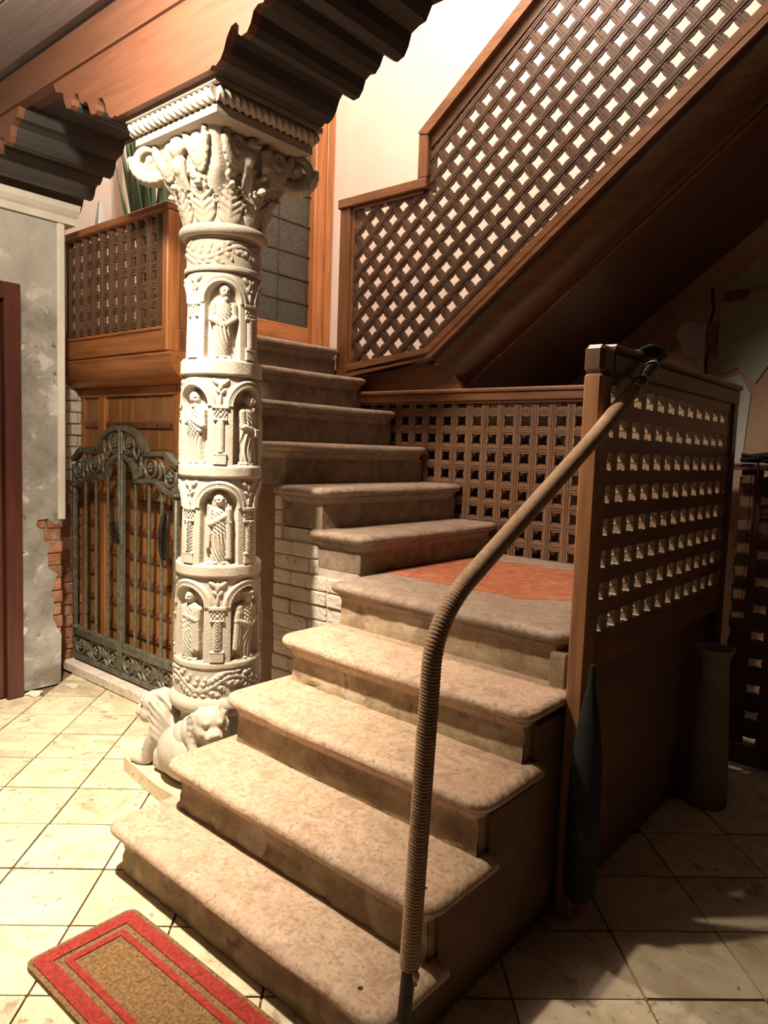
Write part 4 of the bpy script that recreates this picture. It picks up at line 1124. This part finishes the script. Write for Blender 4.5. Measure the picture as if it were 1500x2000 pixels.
def beast(head, aim, lab, scale=1.0, mane=False):
    """crouching beast: body against the column, neck, muzzled head, folded forelegs; fused into one continuous surface"""
    mb = MB(); h = Vector(head); a = math.atan2(aim[1], aim[0]); Rm = RZ(a); k = scale
    P = lambda x, y, z: tuple(h + Rm @ Vector((x * k, y * k, z * k)))
    E_ = lambda c, r: mb.ell(P(*c), tuple(v * k for v in r), Rm, 18, 12)
    E_((-0.200, 0, -0.105), (0.150, 0.115, 0.105))      # trunk
    E_((-0.085, 0, -0.115), (0.090, 0.095, 0.115))       # chest
    E_((-0.050, 0, -0.030), (0.080, 0.080, 0.080))      # neck
    E_((0.0, 0, 0.018), (0.070, 0.070, 0.058))          # skull
    E_((0.050, 0, -0.030), (0.056, 0.046, 0.038))       # muzzle
    E_((0.098, 0, -0.020), (0.016, 0.028, 0.016))       # nose
    E_((0.045, 0, -0.068), (0.048, 0.038, 0.018))       # jaw
    for s in (-1, 1):
        E_((0.050, 0.032 * s, 0.026), (0.026, 0.020, 0.014))     # brow
        E_((-0.038, 0.064 * s, 0.036), (0.018, 0.010, 0.022))    # ear
        E_((0.020, 0.052 * s, -0.030), (0.036, 0.022, 0.034))    # cheek
        E_((0.080, 0.024 * s, -0.036), (0.026, 0.020, 0.020))    # lip
        mb.tube([P(-0.07, 0.062 * s, -0.08), P(-0.020, 0.066 * s, -0.155), P(0.000, 0.066 * s, -0.225)], [0.046 * k, 0.036 * k, 0.030 * k], 10)
        E_((0.030, 0.066 * s, -0.235), (0.052, 0.034, 0.022))    # paw
        for t in (-0.018, 0.0, 0.018): E_((0.072, 0.066 * s + t, -0.238), (0.016, 0.0095, 0.014))   # toes
        E_((-0.26, 0.095 * s, -0.15), (0.090, 0.050, 0.080))     # haunch
        for q in range(5):                                       # locks of the mane sweeping back
            z = 0.045 - 0.032 * q
            mb.tube(smoothpath([P(-0.010, 0.058 * s, z), P(-0.055, (0.082 + 0.004 * q) * s, z - 0.012), P(-0.105, 0.088 * s, z - 0.045), P(-0.135, 0.080 * s, z - 0.085)], 3), 0.0125 * k, 7)
    for y in (-0.03, 0.0, 0.03):
        mb.tube(smoothpath([P(0.0, y, 0.072), P(-0.06, y * 1.2, 0.062), P(-0.12, y * 1.3, 0.015)], 3), 0.013 * k, 7)
    if mane:
        r = np.random.default_rng(3)
        for q in range(70):
            th = r.uniform(0.5, 2 * PI - 0.5); x = r.uniform(-0.07, 0.01)
            rr_ = 0.078 + r.uniform(0, 0.012)
            E_((x, rr_ * math.sin(th) * 0.9, -0.015 + rr_ * math.cos(th)), (0.015, 0.015, 0.015))
    return plabel(remeshed(mb, 'carved_beast', M['column'], col, 0.0065, 4), lab)


beast((-2.725, 1.745, 0.30), (-0.90, -0.28), 'crouching stone beast facing left, worn muzzle', 0.95)
beast((-2.235, 1.665, 0.375), (0.62, -0.30), 'crouching stone beast with curled mane beside the steps', 0.80, True)
mb = MB().ell((-2.44, 1.73, 0.18), (0.17, 0.12, 0.125), RZ(0.2), 22, 12).ell((-2.56, 1.78, 0.16), (0.16, 0.11, 0.10), None, 20, 12).box((-2.66, 1.66, 0.055), (-2.2, 2.0, 0.17), 0.03)
plabel(remeshed(mb, 'carved_body', M['column'], col, 0.009, 5), 'smooth worn body stone between the two beasts')

# ---- capital
mb = MB()
prof = [(0.160, 2.262), (0.170, 2.268), (0.1765, 2.280), (0.1765, 2.292), (0.170, 2.302), (0.158, 2.307)]
plabel(mb.lathe(prof, (CX, CY, 0), 56).build('astragal', M['column'], col, smooth=True), 'smooth round collar below the capital')
# bell that grows from round to square
nA_, nZ_ = 96, 26
V = []
for j in range(nZ_ + 1):
    f = j / nZ_; z = 2.30 + 0.345 * f
    rr_ = 0.150 + 0.022 * min(1, f / 0.35) + 0.085 * max(0, f - 0.45) ** 1.6 * 1.6
    sq = sstep(0.25, 0.55, f)
    for i in range(nA_):
        a = 2 * PI * i / nA_
        rs = 1 / max(abs(math.cos(a)), abs(math.sin(a)))
        r_ = rr_ * ((1 - sq) + sq * min(rs, 1.36))
        V.append((CX + r_ * math.cos(a), CY + r_ * math.sin(a), z))
F = [[j * nA_ + i, j * nA_ + (i + 1) % nA_, (j + 1) * nA_ + (i + 1) % nA_, (j + 1) * nA_ + i] for j in range(nZ_) for i in range(nA_)]
arr_mesh('capital_bell', V, F, M['column'], col)


def acanthus_mesh():
    """one carved leaf: ribbed blade of finger lobes with its tip curled outwards; local x across, y outwards, z up"""
    root = {'_o': (0, 0, 0)}
    mb = MB()
    spine = [(0, 0.004, -0.004), (0, 0.014, 0.03), (0, 0.024, 0.065), (0, 0.034, 0.098), (0, 0.046, 0.122), (0, 0.062, 0.128), (0, 0.070, 0.114)]
    mb.tube(smoothpath(spine, 4), [0.011] * 17 + [0.012] * 4 + [0.014] * 3 + [0.009], 10)
    for sg in (-1, 1):
        for (t0, zz, yy, wx, rise) in ((0.0, 0.000, 0.006, 0.046, 0.050), (0.2, 0.020, 0.012, 0.055, 0.048), (0.4, 0.046, 0.020, 0.056, 0.042), (0.6, 0.074, 0.028, 0.046, 0.034), (0.8, 0.098, 0.038, 0.030, 0.022)):
            p = [(0, yy, zz), (sg * wx * 0.45, yy + 0.004, zz + rise * 0.45), (sg * wx * 0.85, yy + 0.006, zz + rise * 0.85), (sg * wx, yy + 0.016, zz + rise)]
            mb.tube(smoothpath(p, 3), [0.0105 - 0.0006 * i for i in range(10)], 8)
        mb.tube(smoothpath([(sg * 0.016, 0.002, -0.004), (sg * 0.024, 0.012, 0.045), (sg * 0.020, 0.026, 0.085), (sg * 0.016, 0.050, 0.118)], 4), 0.0075, 8)
    mb.ell((0, 0.008, 0.045), (0.050, 0.013, 0.058), None, 16, 10)
    me = bpy.data.meshes.new('lump'); me.from_pydata(mb.V, [], mb.F); me.update()
    bm = bmesh.new(); bm.from_mesh(me); bmesh.ops.recalc_face_normals(bm, faces=bm.faces); bm.to_mesh(me); bm.free()
    o = bpy.data.objects.new('lump', me); COL.objects.link(o)
    r = o.modifiers.new('r', 'REMESH'); r.mode = 'VOXEL'; r.voxel_size = 0.0042
    sm = o.modifiers.new('s', 'SMOOTH'); sm.iterations = 2
    m2 = bpy.data.meshes.new_from_object(o.evaluated_get(bpy.context.evaluated_depsgraph_get()))
    bpy.data.objects.remove(o); bpy.data.meshes.remove(me)
    m2.name = 'acanthus_leaf'; m2.materials.clear(); m2.materials.append(M['column'])
    m2.polygons.foreach_set('use_smooth', np.ones(len(m2.polygons), bool))
    return m2


LEAF = acanthus_mesh()
for k in range(10):
    a = TH0 + 0.15 + k * 2 * PI / 10
    o = bpy.data.objects.new('acanthus_leaf', LEAF); COL.objects.link(o); o.parent = col
    o.location = (0.146 * math.cos(a), 0.146 * math.sin(a), 2.312); o.rotation_euler = (0, 0, a - PI / 2)
    o['_o'] = (0, 0, 0)


def volute(sx, sy, lab):
    """leafy scroll tucked under one corner of the abacus, with a fringe of lobes along its lower edge"""
    mb = MB(); c = Vector((CX + sx * 0.205, CY + sy * 0.205, 2.565)); a = math.atan2(sy, sx); e = Vector((math.cos(a), math.sin(a), 0)); up = Vector((0, 0, 1)); nrm = Vector((-e.y, e.x, 0))
    pts = []
    for i in range(44):
        q = i / 43; an = -2.3 + q * 4.2 * PI * 0.62; r_ = 0.066 * (1 - 0.72 * q)
        pts.append(c + e * (r_ * math.cos(an)) + up * (r_ * math.sin(an)))
    for off in (-0.020, 0.0, 0.020):
        mb.tube([p + nrm * off for p in pts], [0.019 - 0.008 * i / 43 for i in range(44)], 8)
    for q in range(9):                                     # fringe
        an = -2.5 + q * 0.30
        p = c + e * (0.076 * math.cos(an)) + up * (0.076 * math.sin(an))
        for off in (-0.026, 0.0, 0.026):
            mb.ell(p + nrm * off, (0.014, 0.014, 0.018), None, 8, 6)
    for s in (-1, 1): mb.ell(c + nrm * 0.028 * s, (0.018, 0.018, 0.018), None, 10, 7)
    base = [c - e * 0.05 - up * 0.03, c - e * 0.085 - up * 0.085, Vector((CX, CY, 2.43)) + e * 0.165]
    mb.tube(base, [0.035, 0.028, 0.018], 10)
    return plabel(remeshed(mb, 'volute', M['column'], col, 0.0055, 2), lab)


volute(-1, -1, 'leafy corner volute at the left'); volute(1, 1, 'leafy corner volute at the right'); volute(-1, 1, 'leafy corner volute at the back')
plain = volute(1, -1, 'worn corner volute towards the steps') if False else None


def side_carving(nx, ny, kind, lab):
    """figures and scrolls on one face of the capital"""
    mb = MB(); n = Vector((nx, ny, 0)); t = Vector((-ny, nx, 0)); up = Vector((0, 0, 1)); c = Vector((CX, CY, 0)) + n * 0.195
    P = lambda x, y, z: c + t * x + n * y + up * z
    if kind == 'angel':
        mb.ell(P(-0.01, 0.028, 2.565), (0.026, 0.026, 0.034), None, 14, 10).ell(P(-0.01, 0.020, 2.575), (0.036, 0.030, 0.040), None, 14, 10).ell(P(-0.01, 0.052, 2.560), (0.006, 0.008, 0.010), None, 8, 6)
        mb.ell(P(-0.01, 0.010, 2.510), (0.034, 0.028, 0.04), None, 14, 10)
        for k in range(5): mb.tube([P(-0.035 + 0.013 * k, 0.018, 2.53), P(-0.030 + 0.010 * k, 0.004, 2.47), P(-0.028 + 0.010 * k, -0.022, 2.425)], [0.011, 0.011, 0.008], 8)
        side = 0.085
    else:
        mb.tube([P(0.03, 0.012, 2.50), P(0.03, 0.024, 2.525), P(0.03, 0.024, 2.545), P(0.03, 0.024, 2.585)], [0.010, 0.022, 0.020, 0.026], 12)
        mb.ell(P(0.03, 0.012, 2.49), (0.020, 0.016, 0.012), None, 10, 7)
        mb.ell(P(-0.045, 0.018, 2.545), (0.024, 0.022, 0.036), None, 12, 9).ell(P(-0.045, 0.030, 2.590), (0.019, 0.019, 0.020), None, 10, 8).ell(P(-0.020, 0.036, 2.586), (0.016, 0.010, 0.009), None, 8, 6)
        for k in range(4): mb.tube([P(-0.060 + 0.010 * k, 0.010, 2.53), P(-0.055 + 0.010 * k, -0.004, 2.475), P(-0.05 + 0.012 * k, -0.026, 2.43)], [0.010, 0.011, 0.007], 8)
        side = 0.10
    for s in (-1, 1):                                   # flanking scroll rosettes
        q = P(s * side + (0.01 if kind == 'angel' else 0), 0.014, 2.575)
        mb.tube([q + t * (0.026 * math.cos(a)) + up * (0.026 * math.sin(a)) for a in np.linspace(0, 2 * PI, 15)[:-1]], 0.010, 8, True)
        mb.ell(q, (0.010, 0.010, 0.010), None, 8, 6)
        x0 = 0.0 if kind == 'angel' else 0.0
        for off, rad_, dr_ in ((0.0, 0.018, 0.0), (0.012, 0.012, 0.020), (-0.004, 0.013, -0.018)):   # hanging leaf garland, three ribs
            pts = []
            for k in range(11):
                u = k / 10; x = s * (0.165 - 0.135 * u); zz = 2.592 - 0.072 * math.sin(PI * min(1, u * 1.1)) + dr_
                pts.append(P(x, 0.018 - 0.020 * math.sin(PI * u) + off * 0.5, zz))
            mb.tube(pts, rad_, 8)
        for k in range(9):                              # its fringe of lobes
            u = 0.06 + 0.10 * k; x = s * (0.165 - 0.135 * u); zz = 2.592 - 0.072 * math.sin(PI * min(1, u * 1.1))
            mb.ell(P(x, 0.010 - 0.020 * math.sin(PI * u), zz - 0.032), (0.0095, 0.0095, 0.019), None, 8, 6)
    rr_ = np.random.default_rng(int(40 + nx * 3 + ny))
    for k in range(16):
        x = rr_.uniform(-0.12, 0.12); z = rr_.uniform(2.45, 2.52)
        mb.ell(P(x, -0.030 + (z - 2.45) * 0.35, z), (rr_.uniform(0.006, 0.014), rr_.uniform(0.008, 0.012), rr_.uniform(0.008, 0.020)), None, 8, 6)
    mb.box(P(-0.10, -0.10, 2.46), P(0.10, -0.02, 2.60), 0.01)
    return plabel(remeshed(mb, 'capital_carving', M['column'], col, 0.005, 1), lab)


side_carving(0, -1, 'angel', 'angel head between scrolls on the front of the capital')
side_carving(1, 0, 'vase', 'cup and bird among scrolls on the right of the capital')
side_carving(-1, 0, 'vase', 'cup and bird on the far left of the capital')

# abacus with rope moulding
ab = MB()
hs = [(0.215, 2.612), (0.262, 2.622), (0.262, 2.652), (0.254, 2.656), (0.254, 2.706), (0.290, 2.708), (0.290, 2.727)]
V = []
for r_, z in hs:
    V += [(CX + 0.015 - r_, CY - r_ + 0.012, z), (CX + 0.015 + r_, CY - r_ + 0.012, z), (CX + 0.015 + r_, CY + r_ - 0.045, z), (CX + 0.015 - r_, CY + r_ - 0.045, z)]
F = [[4 * j + i, 4 * j + (i + 1) % 4, 4 * j + 4 + (i + 1) % 4, 4 * j + 4 + i] for j in range(len(hs) - 1) for i in range(4)] + [[0, 3, 2, 1], [4 * len(hs) - 4 + i for i in range(4)]]
plabel(ab.add(V, F).build('abacus', M['column'], col), 'square abacus slab')
ax0, ax1, ay0, ay1 = CX + 0.015 - 0.268, CX + 0.015 + 0.268, CY - 0.268 + 0.012, CY + 0.268 - 0.045
for (p, q) in (((ax0, ay0), (ax1, ay0)), ((ax1, ay0), (ax1, ay1)), ((ax0, ay1), (ax0, ay0))):
    n_, m_ = 150, 24; V = []
    d = Vector((q[0] - p[0], q[1] - p[1], 0)); L = d.length; d.normalize(); o_ = Vector((d.y, -d.x, 0))
    for i in range(n_ + 1):
        s = L * i / n_
        for k in range(m_):
            a = 2 * PI * k / m_
            r_ = 0.0245 + 0.0045 * math.sin((s / 0.100) * 6 * PI + 3 * a)
            V.append((p[0] + d.x * s + o_.x * r_ * math.cos(a), p[1] + d.y * s + o_.y * r_ * math.cos(a), 2.681 + r_ * math.sin(a)))
    F = [[i * m_ + k, i * m_ + (k + 1) % m_, (i + 1) * m_ + (k + 1) % m_, (i + 1) * m_ + k] for i in range(n_) for k in range(m_)] + [list(range(m_)), [n_ * m_ + k for k in range(m_)]]
    arr_mesh('rope_moulding', V, F, M['column'], col) if False else MB().add(V, F).build('rope_moulding', M['column'], col, smooth=True)

# ================================================================== HANDRAIL wrapped in cord
hrl = thing('handrail', 'steel handrail wrapped in brown cord, bent above the lowest step', 'handrail', (-0.94, 1.305, 0.18))
HX = -0.93
path = [(HX + 0.005, 1.235, 0.165), (HX + 0.004, 1.25, 0.30), (HX, 1.292, 0.975)]
C0, C1 = Vector(path[-1]), Vector((-0.918, 1.425, 1.172))
for k in range(1, 12):
    t = k / 12; cpt = Vector((-0.928, 1.297, 1.095))
    path.append(tuple(C0 * (1 - t) ** 2 + cpt * 2 * t * (1 - t) + C1 * t * t))
END = (-0.866, 2.40, 1.790)
path += [tuple(C1), (-0.876, 1.975, 1.520), END]
MB().tube(path, 0.0165, 14).build('pipe', M['blackiron'], hrl, smooth=True)


def resample(P, step):
    P = [Vector(p) for p in P]; out = []; acc = 0.0
    for a, b in zip(P[:-1], P[1:]):
        L = (b - a).length; n = max(1, int(L / step))
        for i in range(n): out.append(a + (b - a) * (i / n))
    out.append(P[-1]); return out


wp = [(HX + 0.0042, 1.249, 0.285)] + path[2:-1] + [(-0.8705, 2.20, 1.663)]
rs = resample(wp, 0.0022)
rad = [0.0225 + 0.0013 * math.sin(2 * PI * i * 0.0022 / 0.0078) for i in range(len(rs))]
MB().tube(rs, rad, 16).build('cord_wrapping', M['rope'], hrl, smooth='all')
N1 = Vector((-0.876, 1.975, 1.520)); dirv = (Vector(END) - N1).normalized()
sidev = Vector((1, 0, 0)); upv = sidev.cross(dirv)
for s_, rr_ in ((2.20, 0.0245), (2.255, 0.0195), (2.335, 0.0195)):
    p = N1 + dirv * ((s_ - N1.y) / dirv.y)
    MB().tube([p + (sidev * math.cos(a) + upv * math.sin(a)) * rr_ + dirv * 0.018 * math.cos(a) for a in np.linspace(0, 2 * PI, 17)[:-1]], 0.0038, 6, True).build('cord_tie', M['cord'], hrl, smooth=True)
mb = MB().box((-0.945, 2.36, 1.80), (-0.885, 2.44, 1.812), 0.003).tube([(-0.90, 2.33, 1.805), (-0.88, 2.36, 1.815), (-0.868, 2.42, 1.81), (-0.87, 2.47, 1.815), (-0.89, 2.50, 1.81)], [0.009, 0.013, 0.016, 0.012, 0.015], 10)
plabel(mb.build('tie_bracket', M['blackiron'], hrl, smooth=True), 'dark lashed bracket on the lattice rail')
kn = MB().ell((HX + 0.026, 1.246, 0.275), (0.009, 0.009, 0.013), None, 10, 8).tube([(HX + 0.022, 1.246, 0.268), (HX + 0.030, 1.241, 0.255)], 0.004, 6)
plabel(kn.build('cord_knot', M['cord'], hrl, smooth=True), 'pale knot at the lower end of the cord')

# ================================================================== DOORMAT
mat_o = thing('doormat', 'coir doormat with red border stripes lying in front of the lowest step', 'doormat', (-1.5, 1.0, 0))
MX0, MX1, MY0, MY1 = -1.935, -1.17, 0.825, 1.158


def rrect(x0, x1, y0, y1, r, n=5):
    out = []
    for (cx, cy, a0) in ((x1 - r, y1 - r, 0), (x0 + r, y1 - r, PI / 2), (x0 + r, y0 + r, PI), (x1 - r, y0 + r, 1.5 * PI)):
        for k in range(n + 1):
            a = a0 + PI / 2 * k / n; out.append((cx + r * math.cos(a), cy + r * math.sin(a)))
    return out


plabel(MB().prism(rrect(MX0, MX1, MY0, MY1, 0.03), XY(0), 0.0, 0.013).build('mat_base', M['coir'], mat_o), 'coir base')


def frame_band(i0, i1, z, name, mat, lab):
    o_ = rrect(MX0 + i0, MX1 - i0, MY0 + i0, MY1 - i0, max(0.004, 0.028 - i0)); n_ = rrect(MX0 + i1, MX1 - i1, MY0 + i1, MY1 - i1, max(0.002, 0.02 - i1))
    m = len(o_); V = [(x, y, z) for x, y in o_] + [(x, y, z) for x, y in n_] + [(x, y, z - 0.004) for x, y in o_] + [(x, y, z - 0.004) for x, y in n_]
    F = []
    for i in range(m):
        j = (i + 1) % m
        F += [[i, j, m + j, m + i], [2 * m + i, 2 * m + j, j, i], [m + i, m + j, 3 * m + j, 3 * m + i]]
    plabel(MB().add(V, F).build(name, mat, mat_o), lab)


frame_band(0.014, 0.056, 0.0165, 'stripe', M['coir_red'], 'broad red outer stripe')
frame_band(0.076, 0.096, 0.0165, 'stripe', M['coir_red'], 'narrow red inner stripe')
# bristles: tufts standing out of the mat
mb = MB(); rr_ = np.random.default_rng(11); V = []; F = []
for k in range(5200):
    x, y = rr_.uniform(MX0 + 0.006, MX1 - 0.006), rr_.uniform(MY0 + 0.006, MY1 - 0.006)
    a = rr_.uniform(0, 2 * PI); l = rr_.uniform(0.002, 0.005); dx, dy = rr_.normal(0, 0.004, 2)
    z0 = 0.0125; b = len(V)
    V += [(x - 0.001 * math.cos(a), y - 0.001 * math.sin(a), z0), (x + 0.001 * math.cos(a), y + 0.001 * math.sin(a), z0), (x + dx, y + dy, z0 + l)]; F.append([b, b + 1, b + 2])
pile = mb.add(V, F).build('pile', M['coir'], mat_o); pile['kind'] = 'stuff'

# ================================================================== THINGS ON THE UPPER LANDING
pl_ = thing('potted_plant', 'tall spiky green potted plant standing behind the wooden bay parapet', 'plant', (-4.08, 2.62, 2.10))
MB().lathe([(0.085, 0.0), (0.12, 0.26), (0.13, 0.265), (0.13, 0.30), (0.115, 0.30), (0.11, 0.285)], (-4.14, 2.62, 2.095), 28).build('pot', M['pot'], pl_, smooth=True)
MB().lathe([(0.105, 0.0), (0.0, 0.006)], (-4.14, 2.62, 2.375), 24).build('soil', M['soil'], pl_)
rr_ = np.random.default_rng(5)
LV = [(-0.36, 3.02, 0.09), (-0.30, 3.26, 0.06), (-0.17, 3.42, 0.02), (-0.13, 3.44, 0.0), (-0.10, 3.36, 0.05), (-0.02, 3.18, 0.03), (0.02, 3.42, 0.02), (0.06, 3.30, 0.0), (0.09, 3.14, 0.05), (0.14, 3.36, 0.02),
      (0.16, 3.08, 0.0), (0.20, 3.22, 0.03), (-0.05, 3.06, 0.06), (0.11, 2.98, 0.08), (0.0, 3.28, 0.10), (0.17, 3.0, 0.07), (-0.12, 2.96, 0.0), (0.05, 3.08, 0.12)]
for k, (dx, zt_, dy) in enumerate(LV):
    bx = -4.16 + 0.22 * dx + rr_.normal(0, 0.015); by = 2.62 + rr_.normal(0, 0.03)
    zt_ += 0.22; dx *= 1.15; tx_, ty = max(-4.45, -4.08 + dx - 0.18), 2.60 - dy + rr_.normal(0, 0.03)
    wv = 0.015 + 0.006 * rr_.random(); ra = rr_.uniform(-0.6, 0.6) + 0.7
    n_ = 10; V = []; F = []
    for i in range(n_ + 1):
        t = i / n_; cx = bx + (tx_ - bx) * t ** 1.15; cy = by + (ty - by) * t; z = 2.38 + (zt_ - 2.38) * t
        ww = wv * (0.75 + 0.5 * math.sin(PI * min(t * 1.1, 1))) * (1 - t ** 5) + 0.0008
        ex, ey = math.cos(ra), math.sin(ra)
        V += [(cx - ex * ww, cy - ey * ww, z), (cx + ey * ww * 0.45, cy - ex * ww * 0.45, z), (cx + ex * ww, cy + ey * ww, z), (cx - ey * 0.001, cy + ex * 0.001, z)]
    for i in range(n_):
        for q in range(4): F.append([4 * i + q, 4 * i + (q + 1) % 4, 4 * i + 4 + (q + 1) % 4, 4 * i + 4 + q])
    MB().add(V, F).build('leaf', M['leaf'], pl_, smooth='all')
dr = MB(); n_, m_ = 40, 14; V = []
for j in range(m_ + 1):
    t = j / m_
    for i in range(n_):
        a = 2 * PI * i / n_; r_ = 0.012 + 0.085 * t ** 0.8 * (1 + 0.16 * math.sin(a * 6 + 3 * t) + 0.06 * math.sin(a * 11))
        V.append((-4.39 + r_ * math.cos(a) * 0.9 + 0.02 * t, 2.375 + r_ * math.sin(a) * 0.9, 2.93 - 0.83 * t))
F = [[j * n_ + i, j * n_ + (i + 1) % n_, (j + 1) * n_ + (i + 1) % n_, (j + 1) * n_ + i] for j in range(m_) for i in range(n_)] + [list(range(n_)), [m_ * n_ + i for i in range(n_)]]
tag(dr.add(V, F).build('draped_cloth', M['cloth'], smooth=True), 'white cloth draped in folds behind the left end of the bay parapet', 'cloth')

# ================================================================== DARK CORNER at the right
pot = MB().lathe([(0.085, 0.0), (0.088, 0.02), (0.080, 0.22), (0.066, 0.48), (0.058, 0.60), (0.060, 0.635), (0.074, 0.665), (0.078, 0.675), (0.070, 0.672), (0.052, 0.63), (0.05, 0.60)], (-0.835, 3.20, 0.0), 36).build('tall_jar', M['pale_pot'], smooth=True)
tag(pot, 'tall tapered pale jar with flared lip standing in shadow below the dark lattice', 'jar')
bo = MB().lathe([(0.0, 0.10), (0.030, 0.105), (0.046, 0.125), (0.050, 0.16), (0.050, 0.40), (0.045, 0.56), (0.030, 0.68), (0.012, 0.78), (0.008, 0.84)], (-0.865, 2.02, 0.0), 24).build('furled_bundle', M['blackcloth'], smooth=True)
tag(bo, 'long black tapered bundle hanging beside the foot of the newel post', 'bundle')
sc = thing('dark_screen', 'black openwork screen in the shadow beyond the right lattice', 'screen', (-0.5, 3.75, 0))
lattice(sc, XZ(3.75), [(-0.93, 0.10), (0.1, 0.10), (0.1, 1.42), (-0.93, 1.42)], (-0.80, 1.28), 0.15, 0.0, (M['dark_x'], M['dark_z']), pb=0.13, t=0.015, k=1.9)
MB().box((-0.95, 3.70, 1.42), (0.12, 3.80, 1.45), 0.004).build('top_rail', M['dark_x'], sc)
MB().box((-0.95, 3.73, 0.0), (0.12, 3.78, 0.10), 0.004).build('bottom_rail', M['dark_x'], sc)
rr_ = np.random.default_rng(2)
cb_ = thing('cable_bundle', 'tangle of black cables lying over the top of the dark screen', 'cable', (-0.75, 3.6, 1.45))
for k in range(7):
    pts = []
    for i in range(9):
        t = i / 8
        pts.append((-0.92 + 0.55 * t, 3.69 + 0.015 * math.sin(7 * t + k) + 0.008 * k, 1.465 + 0.012 * math.sin(9 * t + 2 * k) + 0.004 * k))
    MB().tube(smoothpath(pts, 3), 0.007, 6).build('cable', M['blackcloth'], cb_, smooth=True)
for k in range(3):
    x = -0.84 + 0.09 * k
    MB().tube(smoothpath([(x, 3.685, 1.455), (x + 0.015, 3.675, 1.36), (x + 0.05, 3.67, 1.30), (x + 0.09, 3.675, 1.36), (x + 0.10, 3.685, 1.455)], 4), 0.005, 6).build('cable', M['blackcloth'], cb_, smooth=True)
# crumbs of plaster at the foot of the left wall
for k, (x, y, r_) in enumerate(((-4.06, 1.80, 0.06), (-4.05, 2.02, 0.045))):
    rr_ = np.random.default_rng(20 + k); n_ = 11
    poly = [(x + r_ * (0.6 + 0.6 * rr_.random()) * math.cos(2 * PI * i / n_), y + 0.8 * r_ * (0.5 + 0.7 * rr_.random()) * math.sin(2 * PI * i / n_)) for i in range(n_)]
    tag(MB().prism(poly, XY(0), 0.0, 0.008).build('plaster_flake', M['plasterbit']), ['fallen white plaster flake beside the red-brown door', 'fallen white plaster flake near the corner of the grey wall'][k], 'plaster')

for o in bpy.data.objects:
    if '_o' in o: del o['_o']
